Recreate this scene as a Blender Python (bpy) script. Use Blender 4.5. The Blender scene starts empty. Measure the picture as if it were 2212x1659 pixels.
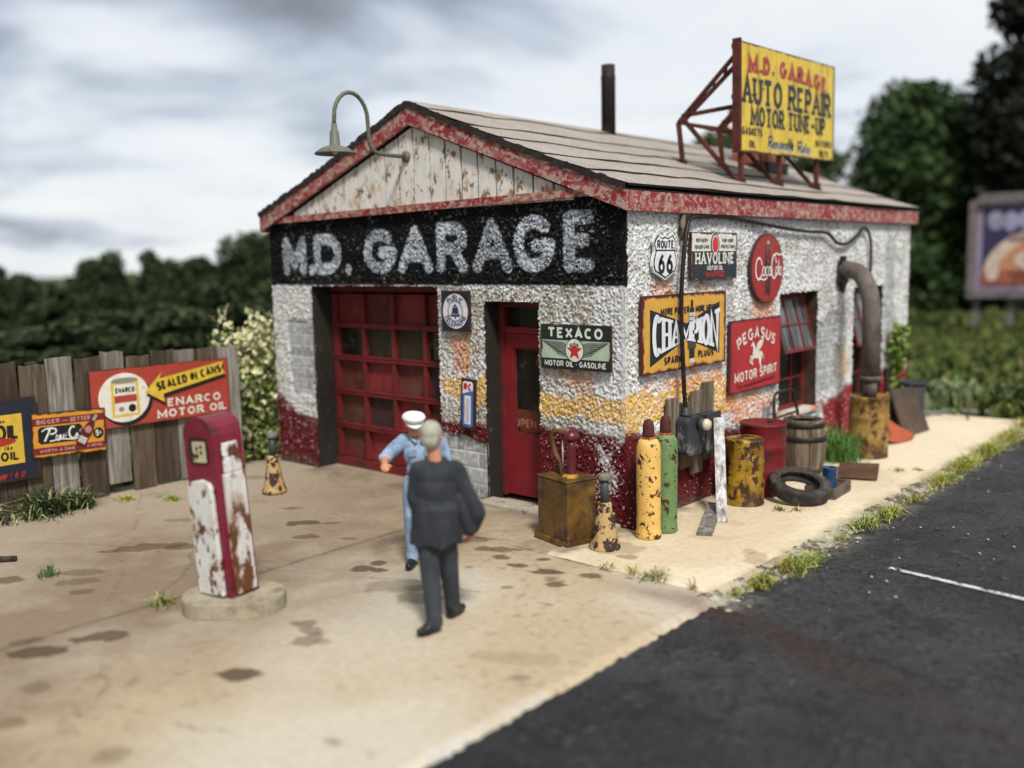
import bpy, bmesh, math, random
import numpy as np
from mathutils import Vector, Matrix
from mathutils.geometry import tessellate_polygon

# ------------------------------------------------------------------ camera, sky, sun, exposure
S = bpy.context.scene
COL = S.collection
cam = bpy.data.cameras.new("camera")
cam_o = bpy.data.objects.new("camera", cam)
COL.objects.link(cam_o)
CAM = Vector((5.5488, -8.0612, 2.8116))
YAW, PITCH, ROLL = 0.7218, 0.1279, -0.0196
_f = Vector((-math.sin(YAW) * math.cos(PITCH), math.cos(YAW) * math.cos(PITCH), -math.sin(PITCH)))
_r = Vector((math.cos(YAW), math.sin(YAW), 0))
_u = _r.cross(_f)
_r2 = _r * math.cos(ROLL) + _u * math.sin(ROLL)
_u2 = -_r * math.sin(ROLL) + _u * math.cos(ROLL)
cam_o.matrix_world = Matrix(((_r2.x, _u2.x, -_f.x, CAM.x), (_r2.y, _u2.y, -_f.y, CAM.y), (_r2.z, _u2.z, -_f.z, CAM.z), (0, 0, 0, 1)))
cam.sensor_width = 36
cam.lens = 2056.8 / 2212 * 36
cam.clip_start = 0.05
cam.clip_end = 2000
cam.dof.use_dof = True
cam.dof.focus_distance = 9.9
cam.dof.aperture_fstop = 0.29
S.camera = cam_o

SUN_EL, SUN_AZ = math.radians(52), math.radians(-36)          # azimuth from +X towards +Y
sd = Vector((math.cos(SUN_EL) * math.cos(SUN_AZ), math.cos(SUN_EL) * math.sin(SUN_AZ), math.sin(SUN_EL)))
W = bpy.data.worlds.new("World")
S.world = W
W.use_nodes = True
nt = W.node_tree
nt.nodes.clear()
def wn(t, **k):
    n = nt.nodes.new(t)
    for a, v in k.items(): setattr(n, a, v)
    return n
sky = wn("ShaderNodeTexSky", sky_type='NISHITA', sun_disc=False)
sky.sun_elevation = SUN_EL
sky.sun_rotation = math.radians(90) - SUN_AZ
tc = wn("ShaderNodeTexCoord")
sep = wn("ShaderNodeSeparateXYZ")
nt.links.new(tc.outputs['Generated'], sep.inputs[0])
def wm(op, a, b=None, c=None):
    n = wn("ShaderNodeMath", operation=op)
    for i, v in enumerate((a, b, c)):
        if v is None: continue
        if isinstance(v, (int, float)): n.inputs[i].default_value = v
        else: nt.links.new(v, n.inputs[i])
    return n.outputs[0]
zz = wm('ADD', wm('MAXIMUM', sep.outputs['Z'], 0.0), 0.16)
cmb = wn("ShaderNodeCombineXYZ")
nt.links.new(wm('DIVIDE', sep.outputs['X'], zz), cmb.inputs[0])
nt.links.new(wm('DIVIDE', sep.outputs['Y'], zz), cmb.inputs[1])
cmb.inputs[2].default_value = 3.7
cn = wn("ShaderNodeTexNoise")
cn.inputs['Scale'].default_value = 1.2
cn.inputs['Detail'].default_value = 5
cn.inputs['Roughness'].default_value = 0.5
cn.inputs['Distortion'].default_value = 0.3
nt.links.new(cmb.outputs[0], cn.inputs['Vector'])
# a heavier cloud bank to the left of the view, thinner bright cloud ahead
side = wm('ADD', wm('MULTIPLY', sep.outputs['X'], 0.751), wm('MULTIPLY', sep.outputs['Y'], 0.660))
bank = wm('MULTIPLY', wm('SUBTRACT', -0.08, side), 0.34)
bank = wm('MAXIMUM', bank, -0.045)
dens = wm('ADD', wm('ADD', cn.outputs['Fac'], bank), wm('MULTIPLY', wm('MAXIMUM', wm('SUBTRACT', 0.15, sep.outputs['Z']), 0.0), -1.1))
cr = wn("ShaderNodeValToRGB")
els = cr.color_ramp.elements
els[0].position = 0.33; els[0].color = (.94, .955, .97, 1)
els[1].position = 0.78; els[1].color = (0.17, 0.185, 0.215, 1)
for p_, c_ in ((0.46, (0.84, 0.88, 0.93, 1)), (0.55, (0.58, 0.64, 0.73, 1)), (0.66, (0.33, 0.36, 0.42, 1))):
    e = els.new(p_); e.color = c_
nt.links.new(dens, cr.inputs[0])
skys = wn("ShaderNodeMixRGB", blend_type='MULTIPLY')
skys.inputs[0].default_value = 1
nt.links.new(sky.outputs[0], skys.inputs[1]); skys.inputs[2].default_value = (0.1, 0.1, 0.1, 1)
mx = wn("ShaderNodeMixRGB")
mx.inputs[0].default_value = 0.9
nt.links.new(skys.outputs[0], mx.inputs[1]); nt.links.new(cr.outputs[0], mx.inputs[2])
bg = wn("ShaderNodeBackground")
bg.inputs['Strength'].default_value = 1.0
nt.links.new(mx.outputs[0], bg.inputs['Color'])
wo = wn("ShaderNodeOutputWorld")
nt.links.new(bg.outputs[0], wo.inputs['Surface'])

sun = bpy.data.lights.new("sun", 'SUN')
sun.energy = 3.8
sun.angle = math.radians(10)
sun.color = (1.0, 0.97, 0.92)
sun_o = bpy.data.objects.new("sun", sun)
COL.objects.link(sun_o)
sun_o.rotation_euler = sd.to_track_quat('Z', 'Y').to_euler()
S.view_settings.view_transform = 'Standard'
S.view_settings.look = 'None'
S.view_settings.exposure = 0.02
S.view_settings.gamma = 1.0
S.cycles.max_bounces = 5
S.cycles.diffuse_bounces = 3
S.cycles.use_denoising = True

# ------------------------------------------------------------------ helpers
def srgb(r, g, b):
    f = lambda c: (c / 255 / 12.92) if c / 255 <= 0.04045 else ((c / 255 + 0.055) / 1.055) ** 2.4
    return (f(r), f(g), f(b), 1)

def c4(c): return tuple(c) if len(c) == 4 else tuple(c) + (1,)

_mats = {}
def material(name, base, under=None, t=0.6, scale=6.0, soft=0.03, rough=0.7, metal=0.0, vary=0.12, vscale=9.0,
             bump=0.15, bscale=60.0, stretch=(1, 1, 1), attr=None, spec=0.3, under2=None, t2=0.62, edge=None, runs=None, seed=0.0):
    """one procedural surface: base colour, small tone variation, chipped patches of `under`, a second kind of wear
    `under2`, optional edge wear for a flat panel (half width, half height, amount), bump"""
    if name in _mats: return _mats[name]
    m = bpy.data.materials.new(name)
    m.use_nodes = True
    n = m.node_tree
    L = n.links.new
    b = n.nodes['Principled BSDF']
    b.inputs['Roughness'].default_value = rough
    b.inputs['Metallic'].default_value = metal
    b.inputs['Specular IOR Level'].default_value = spec
    tcn = n.nodes.new('ShaderNodeTexCoord')
    mp = n.nodes.new('ShaderNodeMapping')
    mp.inputs['Scale'].default_value = stretch
    mp.inputs['Location'].default_value = (seed, seed * 1.7, seed * 0.6)
    L(tcn.outputs['Object'], mp.inputs['Vector'])
    def noise(sc, det=4, ro=0.55, vec=None):
        x = n.nodes.new('ShaderNodeTexNoise')
        x.inputs['Scale'].default_value = sc
        x.inputs['Detail'].default_value = det
        x.inputs['Roughness'].default_value = ro
        L(vec or mp.outputs[0], x.inputs['Vector'])
        return x.outputs['Fac']
    def ramp(v, a, c):
        x = n.nodes.new('ShaderNodeMapRange')
        x.inputs['From Min'].default_value = a; x.inputs['From Max'].default_value = c
        L(v, x.inputs['Value'])
        return x.outputs[0]
    def mix(f, a, c, bt='MIX'):
        x = n.nodes.new('ShaderNodeMixRGB'); x.blend_type = bt
        for i, v in enumerate((f, a, c)):
            if isinstance(v, (int, float)): x.inputs[i].default_value = v
            elif isinstance(v, tuple): x.inputs[i].default_value = c4(v)
            else: L(v, x.inputs[i])
        return x.outputs[0]
    def mth(op, a, c):
        x = n.nodes.new('ShaderNodeMath'); x.operation = op
        for i, v in enumerate((a, c)):
            if isinstance(v, (int, float)): x.inputs[i].default_value = v
            else: L(v, x.inputs[i])
        return x.outputs[0]
    if attr:
        an = n.nodes.new('ShaderNodeAttribute'); an.attribute_name = attr
        col = an.outputs['Color']
    else:
        col = c4(base)
    if vary:
        v = ramp(noise(vscale, 6, 0.65), 0.3, 0.7)
        dk = n.nodes.new('ShaderNodeMapRange')
        dk.inputs['To Min'].default_value = 1 - vary; dk.inputs['To Max'].default_value = 1 + vary
        L(v, dk.inputs['Value'])
        comb = n.nodes.new('ShaderNodeCombineXYZ')
        for i in range(3): L(dk.outputs[0], comb.inputs[i])
        col = mix(1.0, col, comb.outputs[0], 'MULTIPLY')
    if runs:
        mp2 = n.nodes.new('ShaderNodeMapping'); mp2.inputs['Scale'].default_value = (9, 9, 0.9)
        mp2.inputs['Location'].default_value = (seed * 2.3, 0, seed)
        L(tcn.outputs['Object'], mp2.inputs['Vector'])
        col = mix(mth('MULTIPLY', ramp(noise(1.0, 4, 0.6, mp2.outputs[0]), 0.52, 0.72), runs[1]), col, c4(runs[0]))
    if under2:
        col = mix(ramp(noise(scale * 0.45, 6, 0.6), t2 - 0.06, t2 + 0.06), col, c4(under2))
    if under:
        col = mix(ramp(noise(scale, 8, 0.66), t - soft, t + soft), col, c4(under))
    if edge:
        hw, hh, am, ecol = edge
        sp = n.nodes.new('ShaderNodeSeparateXYZ'); L(tcn.outputs['Object'], sp.inputs[0])
        dx = mth('SUBTRACT', hw, mth('ABSOLUTE', sp.outputs[0], 0)); dz = mth('SUBTRACT', hh, mth('ABSOLUTE', sp.outputs[2], 0))
        d = mth('ADD', mth('MINIMUM', dx, dz), mth('MULTIPLY', mth('SUBTRACT', noise(7, 6, 0.65), 0.5), am * 3.2))
        col = mix(ramp(d, am, am * 0.45), col, c4(ecol))
    L(col, b.inputs['Base Color']) if not isinstance(col, tuple) else setattr(b.inputs['Base Color'], 'default_value', col)
    if bump:
        bn = n.nodes.new('ShaderNodeBump')
        bn.inputs['Strength'].default_value = bump
        bn.inputs['Distance'].default_value = 0.02
        L(noise(bscale, 3, 0.6), bn.inputs['Height'])
        L(bn.outputs[0], b.inputs['Normal'])
    _mats[name] = m
    return m

class MB:
    """collects shapes; build() links them as ONE mesh object"""
    def __init__(s): s.v = []; s.f = []; s.m = []; s.mats = []; s.sm = []
    def mi(s, m):
        if m not in s.mats: s.mats.append(m)
        return s.mats.index(m)
    def add(s, vs, fs, m, smooth=False):
        o = len(s.v); i = s.mi(m)
        s.v += [tuple(x) for x in vs]
        for f in fs: s.f.append(tuple(o + k for k in f)); s.m.append(i); s.sm.append(smooth)
    def box(s, c, size, m, rot=None, taper=1.0):
        hx, hy, hz = [k / 2 for k in size]
        vs = []
        for z in (-1, 1):
            k = taper if z > 0 else 1
            for x, y in ((-1, -1), (1, -1), (1, 1), (-1, 1)):
                p = Vector((x * hx * k, y * hy * k, z * hz))
                if rot is not None: p = rot @ p
                vs.append(p + Vector(c))
        s.add(vs, [(3, 2, 1, 0), (4, 5, 6, 7), (0, 1, 5, 4), (1, 2, 6, 5), (2, 3, 7, 6), (3, 0, 4, 7)], m)
    def bar(s, a, b, w, h, m, up=(0, 0, 1)):
        a = Vector(a); b = Vector(b); d = (b - a); l = d.length; d = d / l
        u = Vector(up)
        if abs(d.dot(u)) > 0.98: u = Vector((0, 1, 0))
        x = d.cross(u).normalized(); u = x.cross(d)
        R = Matrix((x, d, u)).transposed()
        s.box((a + b) / 2, (w, l, h), m, R)
    def lathe(s, prof, m, seg=24, M=None, smooth=True, wob=0.0, seed=1, caps=True):
        M = M or Matrix.Identity(4); rg = random.Random(seed)
        vs = []; fs = []; k = len(prof)
        ph = [rg.uniform(0, 6.28) for _ in range(4)]
        for j in range(seg):
            a = 2 * math.pi * j / seg
            for r, z in prof:
                rr = r * (1 + wob * (math.sin(2 * a + ph[0] + z * 5) + math.sin(3 * a + ph[1] - z * 7) * 0.7 + math.sin(5 * a + ph[2] + z * 11) * 0.4))
                vs.append(M @ Vector((rr * math.cos(a), rr * math.sin(a), z)))
        for j in range(seg):
            j2 = (j + 1) % seg
            for i in range(k - 1):
                fs.append((j * k + i, j2 * k + i, j2 * k + i + 1, j * k + i + 1))
        if caps and prof[0][0] > 1e-6 and prof[0] != prof[-1]: fs.append(tuple(j * k for j in range(seg))[::-1])
        if caps and prof[-1][0] > 1e-6 and prof[0] != prof[-1]: fs.append(tuple(j * k + k - 1 for j in range(seg)))
        s.add(vs, fs, m, smooth)
    def tube(s, pts, r, m, seg=8, caps=True, smooth=True, rr=None):
        pts = [Vector(p) for p in pts]
        vs = []; fs = []
        t0 = (pts[1] - pts[0]).normalized()
        u = t0.cross(Vector((0, 0, 1)))
        if u.length < 0.1: u = t0.cross(Vector((0, 1, 0)))
        u.normalize()
        for i, p in enumerate(pts):
            t = (pts[min(i + 1, len(pts) - 1)] - pts[max(i - 1, 0)]).normalized()
            u = (u - t * u.dot(t)).normalized(); w = t.cross(u)
            q = rr[i] if rr else r
            for j in range(seg):
                a = 2 * math.pi * j / seg
                vs.append(p + (u * math.cos(a) + w * math.sin(a)) * q)
        for i in range(len(pts) - 1):
            for j in range(seg):
                k = (j + 1) % seg
                fs.append((i * seg + j, i * seg + k, (i + 1) * seg + k, (i + 1) * seg + j))
        if caps:
            fs.append(tuple(range(seg))[::-1]); fs.append(tuple((len(pts) - 1) * seg + j for j in range(seg)))
        s.add(vs, fs, m, smooth)
    def prism(s, poly, y0, y1, m, M=None):
        """polygon in x,z extruded from y0 to y1 (y0 is the front)"""
        M = M or Matrix.Identity(4); n_ = len(poly)
        vs = [M @ Vector((x, y0, z)) for x, z in poly] + [M @ Vector((x, y1, z)) for x, z in poly]
        tr = tessellate_polygon([[Vector((x, z, 0)) for x, z in poly]])
        fs = [tuple(t) for t in tr] + [tuple(n_ + k for k in t)[::-1] for t in tr]
        fs += [(i, i + n_, (i + 1) % n_ + n_, (i + 1) % n_) for i in range(n_)]
        s.add(vs, fs, m)
    def flat(s, poly, y, m):
        tr = tessellate_polygon([[Vector((x, z, 0)) for x, z in poly]])
        area = sum(poly[i][0] * poly[(i + 1) % len(poly)][1] - poly[(i + 1) % len(poly)][0] * poly[i][1] for i in range(len(poly)))
        s.add([(x, y, z) for x, z in poly], [tuple(t) for t in tr], m)
    def build(s, name, parent=None, bevel=0.0, fixn=True):
        me = bpy.data.meshes.new(name)
        me.from_pydata(s.v, [], s.f)
        for m in s.mats: me.materials.append(m)
        me.polygons.foreach_set('material_index', s.m)
        me.polygons.foreach_set('use_smooth', s.sm)
        if fixn:
            bm = bmesh.new(); bm.from_mesh(me)
            bmesh.ops.recalc_face_normals(bm, faces=bm.faces)
            bm.to_mesh(me); bm.free()
        me.update()
        o = bpy.data.objects.new(name, me)
        COL.objects.link(o)
        if parent is not None: o.parent = parent
        if bevel:
            b = o.modifiers.new('bevel', 'BEVEL'); b.width = bevel; b.segments = 2; b.limit_method = 'ANGLE'
        return o

def tag(o, label=None, cat=None, group=None, kind=None):
    if label: o['label'] = label
    if cat: o['category'] = cat
    if group: o['group'] = group
    if kind: o['kind'] = kind
    return o
def thing(name, label, cat, loc=(0, 0, 0), rz=0.0, group=None, rot=None):
    o = bpy.data.objects.new(name, None)
    o.empty_display_size = 0.1
    COL.objects.link(o)
    o.location = loc
    o.rotation_euler = rot if rot else (0, 0, rz)
    return tag(o, label, cat, group)
def copy_tree(o, parent=None):
    c = o.copy(); COL.objects.link(c); c.parent = parent
    for ch in list(o.children): copy_tree(ch, c)
    return c
def RZ(a): return Matrix.Rotation(a, 4, 'Z')
def T(*a): return Matrix.Translation(Vector(a))
def RX(a): return Matrix.Rotation(a, 4, 'X')
def RY(a): return Matrix.Rotation(a, 4, 'Y')

def vnoise(X, Y, scale, seed=0, octv=1, rough=0.5):
    """smooth value noise on arrays, 0..1"""
    out = np.zeros_like(X, dtype=float); amp = 1.0; tot = 0.0
    for o in range(octv):
        rs = np.random.RandomState(seed * 31 + o)
        lat = rs.rand(256, 256)
        x = X * scale * 2 ** o + 1000.3; y = Y * scale * 2 ** o + 1000.7
        xi = np.floor(x).astype(int); yi = np.floor(y).astype(int)
        fx = x - xi; fy = y - yi
        fx = fx * fx * (3 - 2 * fx); fy = fy * fy * (3 - 2 * fy)
        g = lambda a, b: lat[a % 256, b % 256]
        v = (g(xi, yi) * (1 - fx) + g(xi + 1, yi) * fx) * (1 - fy) + (g(xi, yi + 1) * (1 - fx) + g(xi + 1, yi + 1) * fx) * fy
        out += v * amp; tot += amp; amp *= rough
    return out / tot
def sstep(a, b, x):
    t = np.clip((x - a) / (b - a), 0, 1)
    return t * t * (3 - 2 * t)
def mixc(col, c, f):
    return col * (1 - f[..., None]) + np.array(c[:3]) * f[..., None]
def grid_mesh(name, P, C, mat, keep=None, parent=None, smooth=True, flip=False):
    """P (n,m,3) points, C (n,m,3) colours, keep (n-1,m-1) cells"""
    n_, m_ = P.shape[:2]
    idx = np.arange(n_ * m_).reshape(n_, m_)
    q = np.stack([idx[:-1, :-1], idx[1:, :-1], idx[1:, 1:], idx[:-1, 1:]], -1)
    if flip: q = q[..., ::-1]
    q = q.reshape(-1, 4) if keep is None else q[keep]
    used = np.unique(q)
    remap = np.zeros(n_ * m_, int); remap[used] = np.arange(len(used))
    V = P.reshape(-1, 3)[used]; q = remap[q]
    me = bpy.data.meshes.new(name)
    me.vertices.add(len(V)); me.vertices.foreach_set('co', V.ravel().astype(np.float32))
    me.loops.add(q.size); me.loops.foreach_set('vertex_index', q.ravel().astype(np.int32))
    me.polygons.add(len(q))
    me.polygons.foreach_set('loop_start', (np.arange(len(q)) * 4).astype(np.int32))
    me.polygons.foreach_set('use_smooth', np.full(len(q), smooth))
    me.update(calc_edges=True)
    if C is not None:
        a = me.color_attributes.new('paint', 'FLOAT_COLOR', 'POINT')
        cc = np.ones((len(V), 4), np.float32); cc[:, :3] = C.reshape(-1, 3)[used]
        a.data.foreach_set('color', cc.ravel())
    me.materials.append(mat)
    o = bpy.data.objects.new(name, me); COL.objects.link(o)
    if parent is not None: o.parent = parent
    return o

# ------------------------------------------------------------------ stroke lettering
def arc(cx, cy, rx, ry, a0, a1, n_=10):
    return [(cx + rx * math.cos(math.radians(a0 + (a1 - a0) * i / n_)), cy + ry * math.sin(math.radians(a0 + (a1 - a0) * i / n_))) for i in range(n_ + 1)]
O_ = arc(.5, .5, .5, .5, 90, 450, 18)
GL = {
 'A': (1, [[(0, 0), (.5, 1), (1, 0)], [(.2, .33), (.8, .33)]]),
 'B': (.9, [[(0, 0), (0, 1), (.62, 1)] + arc(.62, .76, .3, .24, 90, -90, 6) + [(0, .52)], [(.6, .52)] + arc(.64, .26, .36, .26, 90, -90, 6) + [(0, 0)]]),
 'C': (.95, [arc(.5, .5, .5, .5, 48, 312, 16)]),
 'D': (.95, [[(0, 0), (0, 1), (.45, 1)] + arc(.45, .5, .55, .5, 90, -90, 10) + [(0, 0)]]),
 'E': (.82, [[(1, 1), (0, 1), (0, 0), (1, 0)], [(0, .52), (.8, .52)]]),
 'F': (.8, [[(1, 1), (0, 1), (0, 0)], [(0, .52), (.8, .52)]]),
 'G': (1, [arc(.5, .5, .5, .5, 48, 350, 16) + [(1, .46), (.58, .46)]]),
 'H': (.95, [[(0, 0), (0, 1)], [(1, 0), (1, 1)], [(0, .5), (1, .5)]]),
 'I': (.2, [[(.5, 0), (.5, 1)]]),
 'J': (.7, [[(1, 1), (1, .3)] + arc(.5, .3, .5, .3, 0, -180, 8)]),
 'K': (.92, [[(0, 0), (0, 1)], [(1, 1), (.05, .42)], [(.35, .6), (1, 0)]]),
 'L': (.78, [[(0, 1), (0, 0), (1, 0)]]),
 'M': (1.2, [[(0, 0), (0, 1), (.5, .2), (1, 1), (1, 0)]]),
 'N': (1, [[(0, 0), (0, 1), (1, 0), (1, 1)]]),
 'O': (1, [O_]),
 'P': (.85, [[(0, 0), (0, 1), (.6, 1)] + arc(.6, .73, .4, .27, 90, -90, 8) + [(0, .46)]]),
 'Q': (1, [O_, [(.6, .3), (1, 0)]]),
 'R': (.95, [[(0, 0), (0, 1), (.6, 1)] + arc(.6, .74, .38, .26, 90, -90, 8) + [(0, .48)], [(.5, .48), (1, 0)]]),
 'S': (.85, [arc(.5, .75, .47, .25, 35, 270, 10) + arc(.5, .25, .5, .25, 90, -145, 10)]),
 'T': (1.0, [[(0, 1), (1, 1)], [(.5, 1), (.5, 0)]]),
 'U': (.95, [[(0, 1), (0, .36)] + arc(.5, .36, .5, .36, 180, 360, 10) + [(1, 1)]]),
 'V': (1, [[(0, 1), (.5, 0), (1, 1)]]),
 'W': (1.3, [[(0, 1), (.26, 0), (.5, .85), (.74, 0), (1, 1)]]),
 'X': (.95, [[(0, 0), (1, 1)], [(0, 1), (1, 0)]]),
 'Y': (.95, [[(0, 1), (.5, .48), (1, 1)], [(.5, .48), (.5, 0)]]),
 'Z': (.9, [[(0, 1), (1, 1), (0, 0), (1, 0)]]),
 '6': (.8, [[(.78, 1), (.3, .72), (.06, .42)] + arc(.5, .3, .47, .3, 160, 520, 16)]),
 '5': (.8, [[(.92, 1), (.15, 1), (.08, .55)] + arc(.48, .32, .5, .32, 130, -150, 12)]),
 '0': (.8, [O_]), '1': (.3, [[(0, .8), (.6, 1), (.6, 0)]]), '2': (.8, [arc(.5, .72, .48, .28, 170, -30, 10) + [(0, 0), (1, 0)]]),
 '.': (.22, [[(.5, -.08), (.5, .2)]]), '-': (.85, [[(0, .45), (1, .45)]]), '*': (.3, [[(.5, .42), (.5, .56)]]), ' ': (.42, []),
 # small joined-up letters
 'a': (.62, [arc(.45, .26, .4, .26, 40, 400, 12), [(.86, .5), (.84, .1), (1.1, .06)]]),
 'b': (.55, [[(.1, .3), (.3, 1), (.1, .95), (.12, .1)] + arc(.45, .24, .38, .24, 210, 480, 10)]),
 'c': (.5, [arc(.5, .26, .45, .26, 50, 330, 12)]),
 'e': (.5, [[(.1, .22), (.8, .32)] + arc(.48, .26, .4, .26, 20, 320, 12)]),
 'l': (.3, [[(0, .2), (.8, .8), (.6, 1), (.3, .85), (.4, .06), (1, .08)]]),
 'n': (.62, [[(0, .5), (.12, 0)], [(.1, .3), (.5, .52), (.75, .4), (.72, .05), (1.05, .08)]]),
 'o': (.6, [arc(.5, .26, .45, .26, 60, 420, 14)]),
 'p': (.6, [[(.15, .5), (0, -.35)], arc(.5, .25, .42, .26, 170, 500, 12)]),
 's': (.45, [[(0, .05), (.5, .52), (.75, .2), (.5, 0), (.1, .04)]]),
 't': (.4, [[(.5, .9), (.4, .08), (.9, .06)], [(.1, .58), (.95, .62)]]),
 'i': (.25, [[(.4, .5), (.4, .05), (.9, .08)], [(.55, .74), (.55, .8)]]),
 'h': (.6, [[(.1, 0), (.3, 1)], [(.15, .3), (.55, .52), (.75, .4), (.72, .05), (1, .08)]]),
 'r': (.42, [[(0, .5), (.15, 0)], [(.12, .3), (.5, .52), (.9, .48)]]),
 'm': (.8, [[(0, .5), (.05, 0)], [(.05, .3), (.3, .52), (.48, .4), (.48, 0)], [(.48, .3), (.75, .52), (.9, .4), (.92, .04)]]),
 'f': (.4, [[(.9, .95), (.5, .9), (.4, 0)], [(.1, .5), (.8, .5)]]), 'u': (.6, [[(0, .5), (.1, .08), (.5, 0), (.8, .3), (.85, .5), (.8, .05), (1, .06)]]),
 'd': (.6, [arc(.42, .26, .4, .26, 40, 400, 12), [(.95, 1), (.82, .08), (1.05, .06)]]), 'w': (.8, [[(0, .5), (.2, 0), (.5, .45), (.75, 0), (1, .5)]]),
 'y': (.6, [[(0, .5), (.4, .02)], [(1, .5), (.2, -.35)]]),
}
def layout(text, h, width=None, t=0.16, gap=0.12, slant=0.0, ws=1.0, stretchy=None):
    """strokes (list of polylines) of the word, lower left at 0,0, height h; width fits the whole word"""
    out = []; x = 0.0
    th = t * h
    for ch in text:
        w, st = GL[ch]
        gw = w * h * 0.80 * ws
        for p_ in st:
            out.append([(x + th / 2 + px * max(gw - th, 0.001), th / 2 + py * (h - th)) for px, py in p_])
        x += gw + gap * h
    x -= gap * h
    k = width / x if width else 1.0
    out = [[(px * k + slant * py, py) for px, py in p_] for p_ in out]
    return out, (width or x), th
def strip(poly, th):
    """outline of a polyline of thickness th as quads"""
    P_ = [Vector(p_) for p_ in poly]; n_ = len(P_)
    closed = (P_[0] - P_[-1]).length < 1e-5
    if closed: P_ = P_[:-1]; n_ -= 1
    L_, R_ = [], []
    for i in range(n_):
        a = P_[i - 1] if (i > 0 or closed) else None
        b = P_[(i + 1) % n_] if (i < n_ - 1 or closed) else None
        d1 = (P_[i] - a).normalized() if a is not None else None
        d2 = (b - P_[i]).normalized() if b is not None else None
        if d1 is None: d1 = d2
        if d2 is None: d2 = d1
        t_ = (d1 + d2)
        if t_.length < 0.15: t_ = d1.copy()
        t_.normalize(); nn = Vector((-t_.y, t_.x))
        c = max(0.42, nn.dot(Vector((-d1.y, d1.x))))
        L_.append(P_[i] + nn * th / 2 / c); R_.append(P_[i] - nn * th / 2 / c)
    qs = []
    for i in range(n_ if closed else n_ - 1):
        j = (i + 1) % n_
        qs.append((L_[i], L_[j], R_[j], R_[i]))
    return qs

class Sign:
    """a flat printed sign; local x right, z up, the face looks along -y; every printed layer lies a hair further out"""
    def __init__(s, name, label, loc, rz, w, h, thick=0.03, group=None, rot=None, cat='sign'):
        s.root = thing(name, label, cat, loc, rz, group, rot); s.w, s.h, s.t = w, h, thick; s.parts = {}; s.k = 0; s.seed = random.random() * 20
        s.name = name
    def col(s, key, c, **k):
        d = dict(under=(.05, .022, .012), t=0.70, scale=5, rough=0.45, vary=0.14, bump=0.08, edge=(s.w / 2, s.h / 2, 0.028, (.045, .02, .012)), seed=s.seed, spec=0.35)
        d.update(k)
        return material(s.name + '_' + key, c, **d)
    def part(s, p_):
        if p_ not in s.parts: s.parts[p_] = MB()
        return s.parts[p_]
    def panel(s, m, back=None, outline=None):
        pl = outline or [(-s.w / 2, -s.h / 2), (s.w / 2, -s.h / 2), (s.w / 2, s.h / 2), (-s.w / 2, s.h / 2)]
        s.part('panel').prism(pl, -s.t, 0, m)
    def y(s, layer):
        s.k += 1
        return -s.t - 0.0022 * layer - 0.00006 * (s.k % 25)
    def poly(s, p_, pts, m, layer=1): s.part(p_).flat(pts, s.y(layer), m)
    def rect(s, p_, x0, z0, x1, z1, m, layer=1): s.poly(p_, [(x0, z0), (x1, z0), (x1, z1), (x0, z1)], m, layer)
    def ell(s, p_, cx, cz, rx, rz, m, layer=1, n_=36): s.poly(p_, [(cx + rx * math.cos(2 * math.pi * i / n_), cz + rz * math.sin(2 * math.pi * i / n_)) for i in range(n_)], m, layer)
    def line(s, p_, pts, th, m, layer=2):
        y = s.y(layer)
        for q in strip(pts, th): s.part(p_).add([(a.x, y, a.y) for a in q], [(0, 1, 2, 3)], m)
    def frame(s, p_, th, m, layer=1, inset=0.0):
        x, z = s.w / 2 - inset - th / 2, s.h / 2 - inset - th / 2
        s.line(p_, [(-x, -z), (x, -z), (x, z), (-x, z), (-x, -z)], th, m, layer)
    def text(s, txt, cx, cz, h, width, m, layer=2, t=0.17, slant=0.0, rot=0.0, serif=False, part='lettering', warp=None, arcr=None, gap=0.12):
        st, w, th = layout(txt, h, width, t, gap, slant)
        ends = []
        if serif:
            for p_ in list(st):
                for e, o in ((p_[0], p_[1]), (p_[-1], p_[-2])):
                    if (abs(e[1] - th / 2) < 1e-4 or abs(e[1] - (h - th / 2)) < 1e-4) and abs(e[0] - o[0]) < abs(e[1] - o[1]) * 1.2 + 1e-6 and abs(e[1] - o[1]) > .25 * h:
                        st.append([(e[0] - th * .9, e[1]), (e[0] + th * .9, e[1])])
        c, s_ = math.cos(rot), math.sin(rot)
        for i, p_ in enumerate(st):
            y = s.y(layer)
            tt = th * (0.62 if serif and len(p_) == 2 and abs(p_[0][1] - p_[1][1]) < 1e-6 and abs(p_[0][0] - p_[1][0]) < th * 1.9 else 1)
            for q in strip(p_, tt):
                vs = []
                for a in q:
                    x, z = a.x - w / 2, a.y - h / 2
                    if warp: x, z = warp(x, z)
                    if arcr:
                        ang = x / arcr; r = abs(arcr) + (z if arcr > 0 else -z)
                        x, z = r * math.sin(ang) * (1 if arcr > 0 else -1), (r * math.cos(ang) - abs(arcr)) * (1 if arcr > 0 else -1)
                    vs.append((cx + x * c - z * s_, y, cz + x * s_ + z * c))
                s.part(part).add(vs, [(0, 1, 2, 3)], m)
    def build(s):
        for n_, mb in s.parts.items(): mb.build(n_, s.root, fixn=(n_ in ('panel', 'frame')))
        return s.root
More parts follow.
